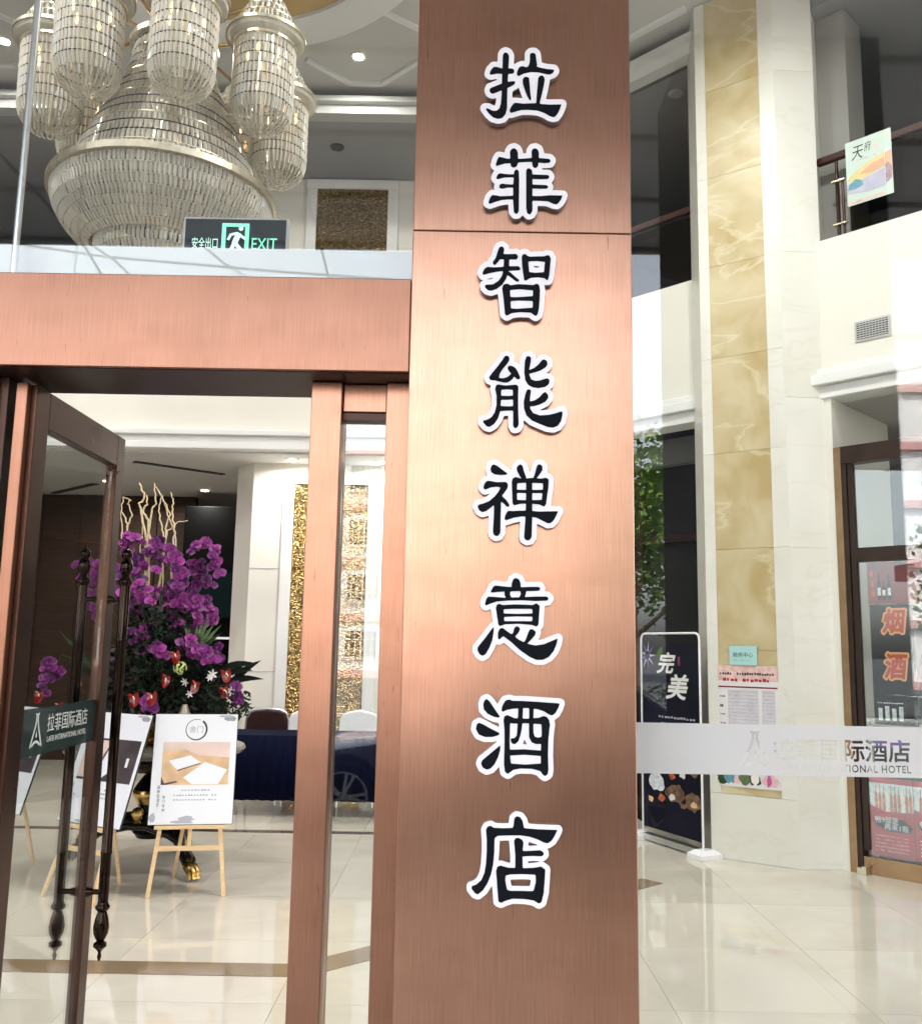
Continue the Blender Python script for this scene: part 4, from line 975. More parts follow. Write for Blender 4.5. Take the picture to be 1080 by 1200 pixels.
for k in range(3):
    x0 = .168 + k * .315
    rp = thing('beer_poster', ['red beer offer poster at the foot of the shop pane, nearest the bronze jamb', 'red beer offer poster in the middle of three at the shop pane foot', 'red beer offer poster farthest from the bronze jamb'][k], 'poster', W(x0, -.04, .14), 'beer posters in the shop window')
    PW.rect('sheet', 'red_print', rp, x0, x0 + .31, .14, .70, -.064, -.062)
    PW.rect('picture_ground', 'bottle_pale', rp, x0, x0 + .31, .46, .66, -.0618, -.0612)
    r = random.Random(k + 5)
    for q in range(11):
        bx0 = x0 + .012 + q * .027
        PW.shape('bottle_print', 'bottle_amber' if q % 4 else 'white_print', rp, [[(bx0, .475 - q * .004), (bx0 + .02, .475 - q * .004), (bx0 + .02, .57), (bx0 + .013, .60), (bx0 + .013, .645), (bx0 + .007, .645), (bx0 + .007, .60), (bx0, .57)]], -.061, .0006)
    PW.shape('swoosh', 'red_print', rp, [[(x0, .50), (x0 + .12, .455), (x0 + .31, .47), (x0 + .31, .43), (x0, .40)]], -.0602, .0004)
    PW.shape('letter_ground', 'black_print', rp, [[(x0 + .02, .395), (x0 + .24, .415), (x0 + .30, .36), (x0 + .28, .325), (x0 + .13, .32), (x0 + .04, .36)]], -.0597, .0005)
    PW.text('lettering', 'white_print', rp, '畅9部是', x0 + .035, x0 + .20, .375, .425, -.0590, .0006, .03)
    PW.text('lettering', 'white_print', rp, '再来1瓶', x0 + .10, x0 + .27, .33, .375, -.0590, .0006, .03)
    for q in range(5): PW.dashes('print_line', 'paper_pink', rp, x0 + .03, x0 + .27, .28 - q * .026, .008, -.0616, 14, q + k)
bs = thing('bottle_shelf', 'low purple and dark display shelf inside the shop window', 'shelf', W(.3, -.12, .7))
PW.rect('panel', 'purple_print', bs, .20, .42, .92, 1.07, -.14, -.10)
PW.rect('base', 'dark_room', bs, .20, 1.0, .0, .915, -.20, -.10)
PW.rect('grey_strip', 'vent_grey', bs, .19, 1.05, 1.08, 1.10, -.16, -.10)

# notice sheet, teal plaque on the pillar
nb = thing('notice_poster', 'tall printed notice sheet with pink heading pasted on the onyx pillar', 'poster', PAB.pt(.3, .55, .002))
nx0, nx1 = .085, .565; nz0, nz1 = .56, 1.50
PAB.rect('sheet', 'paper', nb, nx0, nx1, nz0, nz1, .001, .003)
PAB.rect('heading_print', 'paper_pink', nb, nx0, nx1, nz1 - .12, nz1 - .001, .0032, .0038)
PAB.dashes('heading_text', 'ink', nb, nx0 + .015, nx1 - .03, nz1 - .075, .022, .004, 22, 2)
PAB.dashes('heading_text', 'red_print', nb, nx0 + .04, nx1 - .06, nz1 - .125, .026, .004, 12, 5)
PAB.rect('rule', 'red_dark_print', nb, nx0, nx1 - .01, nz1 - .175, nz1 - .163, .0032, .0042)
for a, b_ in ((nx0 + .075, nx1 - .16), (nx1 - .135, nx1 - .03)):
    PAB.rect('table_print', 'paper_blue', nb, a, b_, nz0 + .27, nz1 - .19, .0032, .0038)
    for q in range(18): PAB.dashes('table_text', 'ink_pale', nb, a + .006, b_ - .006, nz1 - .21 - q * .027, .008, .004, int((b_ - a) / .012), q)
PAB.dashes('side_text', 'ink', nb, nx0 + .01, nx0 + .055, nz1 - .33, .012, .004, 3, 1)
for q in range(6): PAB.dashes('side_text', 'ink', nb, nx0 + .012, nx0 + .055, nz1 - .25 - q * .07, .012, .004, 3, q)
for q, (m_, x_, w_) in enumerate((('leaf', .11, .05), ('poster_blue', .17, .05), ('lily_pink', .235, .04), ('leaf_light', .29, .05), ('ink', .36, .05), ('lily', .36, .03), ('lily_pink', .48, .06), ('magenta_print', .47, .02))):
    PAB.shape('flower_print', m_, nb, blob_loop(x_, nz0 + .065, w_, .045, 12, .3, q), .0034 + q * .0007, .0005)
tp = thing('door_plaque', 'small teal plaque above the notice on the onyx pillar', 'sign', PAB.pt(.28, 1.55, 0))
PAB.rect('plate', 'teal_plaque', tp, .185, .405, 1.505, 1.655, .001, .014)
PAB.text('lettering', 'ink', tp, '商务中心', .215, .375, 1.565, 1.605, .0142, .0006)
PAB.dashes('small_text', 'ink_grey', tp, .22, .37, 1.54, .008, .0142, 12, 1)

# banner stand by the side opening
f0, f1 = atz(826, 1006, 0), atz(752, 982, 0)
dB = (f0 - f1).normalized(); PB = Plane((f1.x, f1.y, 0), dB, (0, 0, 1)); LB = (f0 - f1).length
bn = thing('banner_stand', 'black banner in a white tube stand beside the onyx pillar', 'banner stand', ((f0.x + f1.x) / 2, (f0.y + f1.y) / 2, 0))
hB = at(826, 742, f0.y).z
mb = MB(); r_ = .05
path = [PB.pt(.02, .05, 0), PB.pt(.02, hB - r_, 0)] + [PB.pt(.02 + r_ - r_ * math.cos(k * math.pi / 8), hB - r_ + r_ * math.sin(k * math.pi / 8), 0) for k in range(1, 5)] + \
       [PB.pt(LB - .02 - r_ + r_ * math.sin(k * math.pi / 8), hB - r_ + r_ * math.cos(k * math.pi / 8), 0) for k in range(0, 5)] + [PB.pt(LB - .02, .05, 0)]
mb.tube(path, .009, 10).build('frame_tube', 'white_edge', bn, smooth=True)
sheet = PB.rect('banner_sheet', 'navy_print', bn, .035, LB - .035, .11, hB - .09, -.002, .001)
w = LB - .07; x0 = .035; zt = hB - .09
for k in range(9):
    a = k * 2 * math.pi / 9; PB.shape('flower_print', 'purple_print' if k % 2 else 'poster_lilac', sheet, [[(x0 + .1 * w + .16 * w * math.cos(a + q) * f, zt - .10 + .13 * math.sin(a + q) * f) for q, f in ((-.3, .3), (0, 1), (.3, .3))]], .0012 + .0003 * k, .0003)
PB.shape('lettering', 'white_print', sheet, fit_loops(heavy_text('完', 2.5, .3), x0 + .28 * w, x0 + .62 * w, zt - .25, zt - .07), .0044, .0006)
PB.shape('lettering', 'white_print', sheet, fit_loops(heavy_text('美', 2.5, .3), x0 + .44 * w, x0 + .84 * w, zt - .46, zt - .25), .0044, .0006)
PB.text('small_text', 'magenta_print', sheet, '商务', x0 + .66 * w, x0 + .70 * w, zt - .18, zt - .10, .0044, .0006)
PB.dashes('small_text', 'poster_lilac', sheet, x0 + .3 * w, x0 + .95 * w, zt - .62, .018, .0014, 12, 3)
PB.dashes('small_text', 'white_print', sheet, x0 + .35 * w, x0 + .7 * w, zt - .68, .022, .0014, 8, 3)
PB.rect('print_bar', 'magenta_print', sheet, x0 + .35 * w, x0 + .68 * w, zt - .74, zt - .72, .0014, .002)
PB.text('lettering', 'white_print', sheet, '特色', x0 + .42 * w, x0 + .70 * w, .92, .99, .0044, .0006, .01)
for q, (x_, z_, rr, m_) in enumerate(((.22, .78, .15, 'paper'), (.55, .72, .16, 'dish_brown'), (.86, .74, .13, 'dish_brown'), (.25, .50, .14, 'bottle_pale'), (.58, .44, .17, 'dish_brown'), (.86, .40, .13, 'dish_brown'))):
    PB.shape('dish_print', m_, sheet, blob_loop(x0 + x_ * w, z_, rr * w, .075, 16, .2, q), .0014 + .0003 * q, .0004)
for q in range(10):
    PB.shape('dish_print', ('dish_brown', 'photo_wood', 'bottle_amber', 'paper')[q % 4], sheet, blob_loop(x0 + (.14 + .19 * (q % 5)) * w, .60 - .22 * (q // 5) + .03 * math.sin(q * 2.1), .06 * w, .028, 10, .35, q + 40), .0036 + .0001 * q, .0003)
for q in range(6): PB.shape('glow_print', 'purple_print', sheet, blob_loop(x0 + (.12 + .16 * q) * w, zt - .80 + .02 * math.sin(q), .07 * w, .03, 12, .35, q + 60), .0013 + .0002 * q, .0002)
PB.rect('base_bar', 'silver_metal', bn, -.01, LB + .01, .012, .06, -.03, .04)
for x_ in (.0, LB):
    c = PB.pt(x_, 0, .0)
    MB().add([c + dB * sx * hx_ + PB.un * sy * hy_ + Vector((0, 0, z)) for z, hx_, hy_ in ((.001, .085, .11), (.035, .085, .11), (.065, .045, .06)) for sx, sy in ((-1, -1), (1, -1), (1, 1), (-1, 1))],
             [(3, 2, 1, 0), (8, 9, 10, 11)] + [(4 * l + i, 4 * l + (i + 1) % 4, 4 * l + 4 + (i + 1) % 4, 4 * l + 4 + i) for l in (0, 1) for i in range(4)]).build('foot', 'white_edge', bn)

# poster on the gallery rail
gpz = thing('gallery_poster', 'pale landscape poster on the upper gallery railing at the right', 'poster', W(.4, -.05, 5.2))
PW.rect('sheet', 'poster_sky', gpz, .238, .598, 5.195, 5.745, .002, .006)
PW.shape('sky_print', 'poster_yellow', gpz, [[(.24, 5.42), (.30, 5.47), (.42, 5.53), (.54, 5.56), (.54, 5.45), (.40, 5.40), (.30, 5.38)]], .0062, .0003)
PW.shape('sky_print', 'poster_peach', gpz, [[(.34, 5.44), (.44, 5.50), (.54, 5.52), (.54, 5.44), (.44, 5.42)]], .0067, .0003)
PW.shape('water_print', 'poster_lilac', gpz, [[(.24, 5.30), (.24, 5.38), (.36, 5.39), (.54, 5.43), (.54, 5.28), (.40, 5.27)]], .0072, .0003)
PW.shape('mountain_print', 'poster_blue', gpz, [[(.245, 5.33), (.26, 5.38), (.31, 5.41), (.36, 5.385), (.37, 5.34), (.30, 5.325)]], .0077, .0003)
PW.shape('peak_print', 'poster_peach', gpz, [[(.545, 5.35), (.545, 5.55), (.595, 5.56), (.595, 5.38)]], .0077, .0003)
PW.shape('peak_print', 'poster_brown', gpz, [[(.545, 5.29), (.545, 5.45), (.565, 5.47), (.593, 5.42), (.593, 5.33)]], .0082, .0003)
PW.rect('colour_bar', 'paper_pink', gpz, .245, .535, 5.205, 5.228, .0062, .0068)
PW.text('lettering', 'ink', gpz, '天', .285, .38, 5.575, 5.69, .0062, .0006, .02, .2)
PW.text('lettering', 'ink', gpz, '府', .385, .445, 5.62, 5.70, .0062, .0006, .0, .2)
PW.rect('seal_print', 'paper_pink', gpz, .465, .49, 5.60, 5.66, .0062, .0068)
PW.dashes('small_text', 'ink_pale', gpz, .33, .48, 5.56, .012, .0062, 8, 2)
PW.rect('seal_print', 'paper_pink', gpz, .55, .58, 5.70, 5.72, .0062, .0068)

# ================================================================== LOBBY FURNITURE
# ---- blue skirted table with chairs behind
tb = thing('skirted_table', 'long table covered to the floor in dark blue cloth', 'table', (-1.5, 9.2, 0))
X0, X1 = -2.75, 0.35
MB().box(X0, X1, 9.0, 9.62, .718, .746).build('table_top', 'blue_cloth', tb, bevel=.006)
vsx = []; n = 120
for i in range(n + 1):
    x = X0 + (X1 - X0) * i / n; yy = 8.985 + .010 * math.sin(i * 1.7) + .006 * math.sin(i * .61)
    vsx.append((x, yy, .742)); vsx.append((x, yy - .012 + .008 * math.sin(i * 1.7 + .5), .15))
sk = MB().add(vsx, [(2 * i, 2 * i + 1, 2 * i + 3, 2 * i + 2) for i in range(n)]).build('skirt', 'blue_cloth', tb, smooth=True)
so_ = sk.modifiers.new('thick', 'SOLIDIFY'); so_.thickness = .004
for x in (X0 + .08, -1.2, X1 - .08):
    for y in (9.06, 9.56): MB().tube([(x, y, .001), (x, y, .717)], .016, 8).build('leg', 'silver_metal', tb)
def chair(label, x, y, cover):
    t = thing('banquet_chair', label, 'chair', (x, y, 0), 'chairs behind the blue table')
    w = .21
    m_ = 'white_cloth' if cover else 'chair_brown'
    prof = [(-w, .46), (-w * 1.02, .70), (-w * .98, .82), (-w * .85, .885), (-w * .6, .905), (0, .915), (w * .6, .905), (w * .85, .885), (w * .98, .82), (w * 1.02, .70), (w, .46)]
    if cover: prof = [(-w * 1.05, .10)] + [(a, z + (.02 if abs(a) < .1 else 0)) for a, z in prof] + [(w * 1.05, .10)]
    mb = MB(); k = len(prof)
    mb.add([(a, .0, z) for a, z in prof] + [(a, .06, z) for a, z in prof], [tuple(range(k)), tuple(reversed(range(k, 2 * k)))] + [(i, (i + 1) % k, (i + 1) % k + k, i + k) for i in range(k)])
    mb.build('backrest', m_, t, world=False, bevel=.018)
    MB().box(-w, w, -.40, -.002, .41, .47).build('seat', m_, t, world=False, bevel=.02)
    if not cover:
        MB().tube([(a * 1.06, .03, z + .012) for a, z in prof], .011, 8).build('frame', 'silver_metal', t, world=False, smooth=True)
    for sx in (-1, 1):
        for yy in (-.36, .02): MB().tube([(sx * (w - .02), yy, .001), (sx * (w - .03), yy, .41)], .012, 8).build('leg', 'silver_metal', t, world=False)
    return t
chair('dark brown chair back showing above the blue table left of the gold panel', at(311, 850, 9.9).x, 9.95, False)
chair('white covered chair half hidden by the copper mullion', at(357, 850, 9.9).x + .03, 9.92, True)
chair('white covered chair seen through the narrow side light', at(420, 850, 9.9).x, 9.95, True)

# ---- round pedestal table with lion paw feet
PT = Vector((-2.22, 7.0, 0))
pt = thing('pedestal_table', 'round black pedestal table with carved gold lion paw feet', 'table', PT)
MB().lathe([(.02, .80), (.60, .80), (.635, .812), (.645, .835), (.635, .855), (.60, .86), (.02, .86)], 48).build('table_top', 'table_stone', pt, smooth=True, world=False)
MB().lathe([(.02, .70), (.40, .70), (.50, .73), (.56, .78), (.56, .799), (.02, .799)], 48).build('apron', 'black_gloss', pt, smooth=True, world=False)
MB().lathe([(.10, .20), (.13, .24), (.09, .30), (.07, .36), (.12, .46), (.14, .54), (.10, .60), (.07, .64), (.10, .68), (.16, .70)], 28).build('stem', 'black_gloss', pt, smooth=True, world=False)
MB().lathe([(.11, .44), (.145, .50), (.145, .53), (.11, .58)], 28).build('stem_collar', 'gold', pt, smooth=True, world=False)
for k in range(3):
    a = R((-44, -154, 82)[k]); c, s = math.cos(a), math.sin(a)
    L = MB().tube([(c * r, s * r, z) for r, z in ((.05, .26), (.16, .33), (.28, .33), (.40, .25), (.48, .16), (.55, .11))], [.055, .06, .055, .05, .045, .05], 12).build('leg', 'black_gloss', pt, smooth=True, world=False)
    MB().tube([(c * .38, s * .38, .30), (c * .47, s * .47, .215), (c * .50, s * .50, .22), (c * .49, s * .49, .25)], [.012, .014, .012, .006], 8).build('scroll', 'gold', L, smooth=True, world=False)
    for q in (-1, 0, 1):
        tx, ty = -s * q * .032, c * q * .032
        MB().tube([(c * .53 + tx * .7, s * .53 + ty * .7, .095), (c * .57 + tx, s * .57 + ty, .085), (c * .615 + tx, s * .615 + ty, .05), (c * .63 + tx, s * .63 + ty, .012)], [.018, .023, .021, .014], 8).build('toe', 'gold', L, smooth=True, world=False)
MB().tube([(-.44, -.22, .20), (-.30, -.26, .27), (-.06, -.32, .33), (.06, -.32, .33), (.22, -.30, .27), (.36, -.34, .20)], .026, 10).build('stretcher', 'black_gloss', pt, smooth=True, world=False)
MB().lathe([(.015, .36), (.028, .37), (.018, .385), (.034, .40), (.044, .43), (.034, .46), (.01, .475)], 16, (.0, -.32, -.015)).build('ball_finial', 'gold', pt, smooth=True, world=False)
# ---- easels with boards
def easel(label, loc, yaw, bw_, bh_, tilt, art):
    t = thing('display_easel', label, 'easel', loc, 'wooden display easels in the lobby', yaw)
    tn = math.tan(tilt); zb = .43
    def F(x, z, off=0): return Vector((x, z * tn * 1.0 + off, z))       # sloped front face
    wl, wt = .235, .13
    def seg(a, b, w_, d): return MB().bar(a, b, w_, d, (0, -1, 0))
    for sx in (-1, 1):
        seg(F(sx * wl, .0), F(sx * (wl - .05), zb + .02), .026, .016).build('leg', 'easel_wood', t, world=False, bevel=.002)
    seg(F(0, .30), F(0, zb + .55), .024, .014).build('mast', 'easel_wood', t, world=False)
    seg(F(-wl + .035, .295, -.002), F(wl - .035, .295, -.002), .03, .014).build('cross_rail', 'easel_wood', t, world=False, bevel=.002)
    MB().box(-.22, .22, zb * tn - .045, zb * tn + .014, zb - .012, zb + .008).build('ledge', 'easel_wood', t, world=False, bevel=.002)
    MB().bar((0, (zb + .35) * tn, zb + .35), (-.14, .52, .001), .022, .014).build('rear_leg', 'easel_wood', t, world=False)
    nrm = Vector((0, -math.cos(tilt), math.sin(tilt)))
    bd = bpy.data.objects.new('display_board', None); COL.objects.link(bd)
    bd.location = t.location + Matrix.Rotation(yaw, 3, 'Z') @ (F(0, zb + .01)); bd.rotation_euler = (0, 0, yaw)
    tag(bd, label.replace('easel', 'easel').replace('wooden display easel', 'white printed display board'), 'display board', 'display boards on the easels')
    PL = Plane((-bw_ / 2, -.012, 0), (1, 0, 0), (0, math.sin(tilt), math.cos(tilt)))
    class L_:   # build in the board's own coordinates
        pass
    def rect(name, m_, x0, x1, y0, y1, n0, n1, par=bd): return MB().obox(PL.pt(x0, y0, n0), PL.ux * (x1 - x0), PL.uy * (y1 - y0), PL.un * (n1 - n0)).build(name, m_, par, world=False)
    def shp(name, m_, loops, n0, d_=.0005): me = fill_loops(loops, d_); to_plane(me, PL.pt(0, 0, n0), PL.ux, PL.uy, PL.un); return link(name, me, m_, bd, world=False)
    def txt(name, m_, body, x0, x1, y0, y1, n0, bold=0): return shp(name, m_, fit_loops(text_loops(body, bold=bold), x0, x1, y0, y1), n0)
    rect('backing', 'board_edge', 0, bw_, 0, bh_, 0, .011)
    rect('print_sheet', 'board_white', .003, bw_ - .003, .003, bh_ - .003, .0112, .0125)
    N = .0127; W_ = bw_; H = bh_
    def seal(cx, cy, r):
        L1 = []; L2 = []; n_ = 40
        for i in range(n_ + 1):
            a = R(70) + R(345) * i / n_; wv = .05 + .16 * (i / n_) ** 1.5
            L1.append((cx + r * (1 + wv / 2) * math.cos(a), cy + r * (1 + wv / 2) * math.sin(a))); L2.append((cx + r * (1 - wv / 2) * math.cos(a), cy + r * (1 - wv / 2) * math.sin(a)))
        shp('brush_ring', 'ink', [L1 + L2[::-1]], N)
        txt('lettering', 'ink_grey', '舍门', cx - r * .66, cx + r * .66, cy - r * .3, cy + r * .35, N)
    def lines(x0, x1, ys_, h, k, m_='ink_grey'):
        for q, y in enumerate(ys_):
            mb = MB(); r = random.Random(q + k); ww = (x1 - x0) / k
            for i in range(k):
                if r.random() < .1: continue
                a = x0 + i * ww; mb.obox(PL.pt(a, y, N), PL.ux * ww * r.uniform(.5, .85), PL.uy * h * r.uniform(.7, 1), PL.un * .0005)
            mb.build('text_line', m_, bd, world=False)['kind'] = 'stuff'
    for q, (cx, cy, rx, ry) in enumerate(((W_ * .92, H * .965, .035, .018), (W_ * .86, H * .98, .05, .008), (W_ * .45, H * .02, .045, .022), (W_ * .40, H * .012, .07, .01), (W_ * .03, H * .04, .02, .03))):
        shp('ink_wash', 'ink_pale' if q != 0 else 'ink_grey', [[p for p in blob_loop(max(rx + .006, min(W_ - rx * 1.3 - .004, cx)), max(ry * 1.4 + .004, min(H - ry * 1.4 - .004, cy)), rx, ry, 16, .25, q)[0]]], N + .0002 * q)
    txt('lettering', 'ink', '品质生活', .045, .062, .08, .20, N + .002) if False else None
    for q in range(5): shp('side_lettering', 'ink', fit_loops(text_loops('品味生活之'[q]), .045, .063, .225 - q * .027, .245 - q * .027), N + .0015)
    for q in range(4): shp('side_lettering', 'ink', fit_loops(text_loops('舍门空间'[q]), .082, .097, .165 - q * .027, .182 - q * .027), N + .0015)
    if art == 0:
        seal(W_ * .5, H * .855, .066)
        ph = rect('photo', 'photo_wood', W_ * .12, W_ * .92, H * .355, H * .74, N, N + .0006)
        shp('photo_wall', 'photo_pink', [[(W_ * .12, H * .66), (W_ * .12, H * .74), (W_ * .92, H * .74), (W_ * .92, H * .60), (W_ * .55, H * .62), (W_ * .40, H * .67)]], N + .0008)
        shp('photo_bed', 'board_white', [[(W_ * .38, H * .42), (W_ * .63, H * .56), (W_ * .90, H * .49), (W_ * .80, H * .36), (W_ * .48, H * .36)]], N + .001)
        shp('photo_bed', 'board_white', [[(W_ * .20, H * .57), (W_ * .45, H * .62), (W_ * .58, H * .555), (W_ * .30, H * .49)]], N + .001)
        shp('photo_shadow', 'photo_dark', [[(W_ * .30, H * .485), (W_ * .57, H * .55), (W_ * .58, H * .545), (W_ * .31, H * .478)]], N + .0015)
        shp('photo_shadow', 'photo_dark', [[(W_ * .12, H * .355), (W_ * .12, H * .43), (W_ * .16, H * .37), (W_ * .30, H * .39), (W_ * .32, H * .38), (W_ * .18, H * .355)]], N + .0012)
        lines(W_ * .37, W_ * .72, (H * .30,), .011, 9, 'ink_pale'); lines(W_ * .28, W_ * .80, (H * .255, H * .215), .010, 15, 'ink_pale')
    else:
        rect('photo', 'photo_dark', W_ * .10, W_ * .95, H * .38, H * .76, N, N + .0006)
        shp('photo_panel', 'photo_pink', [[(W_ * .10, H * .40), (W_ * .10, H * .74), (W_ * .50, H * .74), (W_ * .42, H * .60), (W_ * .46, H * .40)]], N + .0008)
        shp('photo_bed', 'board_white', [[(W_ * .30, H * .46), (W_ * .44, H * .56), (W_ * .50, H * .70), (W_ * .52, H * .55), (W_ * .58, H * .46), (W_ * .48, H * .40)]], N + .001)
        shp('photo_lamp', 'white_print', [[(W_ * .80, H * .52), (W_ * .80, H * .60), (W_ * .84, H * .60), (W_ * .84, H * .52)]], N + .001)
        lines(W_ * .34, W_ * .78, (H * .30, H * .265, H * .23), .011, 12, 'ink_grey')
    return t
ea = atz(224, 1051, 0)
easel('wooden display easel with seal and bedroom photo beside the open door', (ea.x - .03, ea.y - .02, 0), R(10), .53, .70, R(5.5), 0)
eb = atz(70, 1060, 0)
easel('wooden display easel with dark room photo seen through the glass door', (eb.x + .02, eb.y + .05, 0), R(-30), .60, .72, R(17), 1)
ec = atz(-25, 1040, 0)
easel('wooden display easel at the very left edge behind the door stile', (ec.x - .12, ec.y + .15, 0), R(-34), .60, .72, R(17), 1)

# ================================================================== FLOWERS
vz = thing('gold_vase', 'wide gold bowl vase on the pedestal table under the flowers', 'vase', (PT.x, PT.y, .861))
MB().lathe([(.10, .0), (.13, .01), (.10, .03), (.16, .07), (.23, .13), (.25, .19), (.24, .20), (.22, .19), (.14, .09)], 32).build('bowl', 'gold', vz, smooth=True, world=False)
MB().lathe([(.255, .175), (.262, .19), (.255, .205), (.245, .19)], 32, closed=True).build('rim', 'gold', vz, smooth=True, world=False)
og = at(216, 838, 6.55)
orn = thing('gold_ornament', 'small pale gold ornament standing on the table before the flowers', 'ornament', (og.x, 6.55, .861))
hz = max(.05, at(216, 800, 6.55).z - .861)
MB().box(-.085, .085, -.05, .05, .0, hz * .25).build('plinth', 'pale_gold', orn, world=False, bevel=.006)
MB().lathe([(.055, 0), (.06, .02), (.03, .05), (.045, .09), (.05, .12), (.03, .16), (.018, .20)], 16, (0, 0, hz * .25)).build('figure', 'pale_gold', orn, world=False, smooth=True)
MB().box(.02, .075, -.03, .03, hz * .25 + .001, hz * .25 + .09).build('block', 'lily', orn, world=False, bevel=.006)

fa = thing('flower_arrangement', 'tall arrangement of purple orchids, red anthuriums and curly willow', 'flowers', (PT.x, PT.y - .1, 1.08))
FO = fa.location
def loc(px, py, Y): return at(px, py, Y + .28) - FO
fr = random.Random(21)
# curly willow branches
def curly(pts, r0):
    P_ = [loc(x, y, d) for x, y, d in pts]; out = []
    for i in range(len(P_) - 1):
        for k in range(4):
            t_ = k / 4; p = P_[i].lerp(P_[i + 1], t_); w = .008
            out.append(p + Vector((fr.uniform(-w, w), fr.uniform(-w, w), fr.uniform(-w, w) * .5)))
    out.append(P_[-1]); n_ = len(out)
    return MB().tube(out, [r0 * (1 - .55 * i / n_) for i in range(n_)], 7).build('branch', 'branch', fa, smooth=True, world=False)
D = 6.7
for pts, r_ in (
    ([(168, 800, D), (172, 740, D), (170, 690, D), (172, 650, D), (168, 612, D), (164, 590, D), (170, 582, D), (163, 566, D)], .013),
    ([(176, 810, D), (172, 700, D), (176, 640, D), (173, 610, D), (167, 598, D), (173, 588, D), (172, 580, D)], .012),
    ([(150, 700, D), (147, 640, D), (150, 615, D), (143, 600, D), (144, 583, D)], .008),
    ([(150, 660, D), (148, 620, D), (154, 604, D), (150, 592, D), (153, 586, D), (144, 582, D)], .007),
    ([(142, 640, D), (144, 615, D), (141, 600, D)], .006),
    ([(185, 780, D), (186, 700, D), (190, 655, D), (191, 625, D), (188, 608, D), (186, 592, D), (191, 580, D)], .009),
    ([(183, 810, D), (184, 720, D), (190, 660, D), (194, 625, D), (199, 602, D), (190, 582, D), (181, 569, D)], .009),
    ([(168, 770, D), (172, 640, D), (177, 600, D), (183, 590, D), (182, 575, D), (181, 566, D)], .009),
    ([(195, 770, D), (196, 705, D), (202, 670, D), (204, 640, D), (205, 620, D), (201, 600, D), (204, 587, D), (200, 577, D)], .010),
    ([(205, 780, D), (206, 700, D), (207, 650, D), (204, 625, D), (196, 603, D), (192, 590, D)], .008),
    ([(190, 700, D), (193, 640, D), (197, 622, D), (207, 612, D), (220, 610, D)], .007),
    ([(165, 690, D), (165, 640, D), (168, 612, D)], .006)): curly(pts, r_)

# one orchid bloom: five petals and a lip, shared mesh
def petal(mb, ang, ln, wd, cup, n_=4):
    ca, sa = math.cos(ang), math.sin(ang); vs = []
    for i in range(n_ + 1):
        t_ = i / n_; w_ = wd * math.sin(math.pi * min(.98, .12 + .80 * t_)) ; z_ = cup * t_ * t_
        for sx in (-1, 0, 1): x, y = t_ * ln, sx * w_; vs.append((x * ca - y * sa, -z_ - (.006 if sx else 0), x * sa + y * ca))
    fs = []
    for i in range(n_):
        for k in range(2): fs.append((3 * i + k, 3 * i + k + 1, 3 * i + k + 4, 3 * i + k + 3))
    mb.add(vs, fs)
mbO = MB()
for a_, l_, w_ in ((R(90), .042, .016), (R(215), .040, .014), (R(325), .040, .014), (R(15), .048, .030), (R(165), .048, .030)): petal(mbO, a_, l_, w_, -.010)
bloom0 = mbO.build('orchid_bloom', 'orchid', None, smooth=True); lipm = MB().tube([(0, -.004, 0), (0, -.018, -.006), (0, -.02, -.018)], [.007, .008, .003], 6).build('lip', 'orchid_lip', None, smooth=True)
bloom_me, lip_me = bloom0.data, lipm.data; bpy.data.objects.remove(bloom0); bpy.data.objects.remove(lipm)
def spray(path, count, spread, depth, sc=1.0):
    """an orchid stem with blooms along it; path in picture points"""
    P_ = [loc(x, y, depth) for x, y in path]
    root = Vector((fr.uniform(-.05, .05), fr.uniform(-.05, .05), .08))
    st = MB().tube([root, (root + P_[0]) / 2 + Vector((0, 0, .06))] + [p + Vector((0, .03, .02)) for p in P_], [.006, .005] + [.0035] * len(P_), 6).build('orchid_stem', 'leaf', fa, smooth=True, world=False)
    for i in range(count):
        t_ = (i + .5) / count * (len(P_) - 1); k = min(int(t_), len(P_) - 2); p = P_[k].lerp(P_[k + 1], t_ - k)
        p = p + Vector((fr.gauss(0, spread), fr.uniform(-.05, .02), fr.gauss(0, spread)))
        o = bpy.data.objects.new('orchid_bloom', bloom_me); COL.objects.link(o); o.parent = st; o.location = p
        o.rotation_euler = (fr.uniform(-.5, .35), fr.uniform(-.5, .5), fr.uniform(-.6, .7)); s_ = sc * fr.uniform(.85, 1.15); o.scale = (s_, s_, s_)
        l = bpy.data.objects.new('lip', lip_me)
        # the lip rides on the bloom's own mesh position as a second sub-part of the stem
        COL.objects.link(l); l.parent = st; l.location = p; l.rotation_euler = o.rotation_euler; l.scale = o.scale
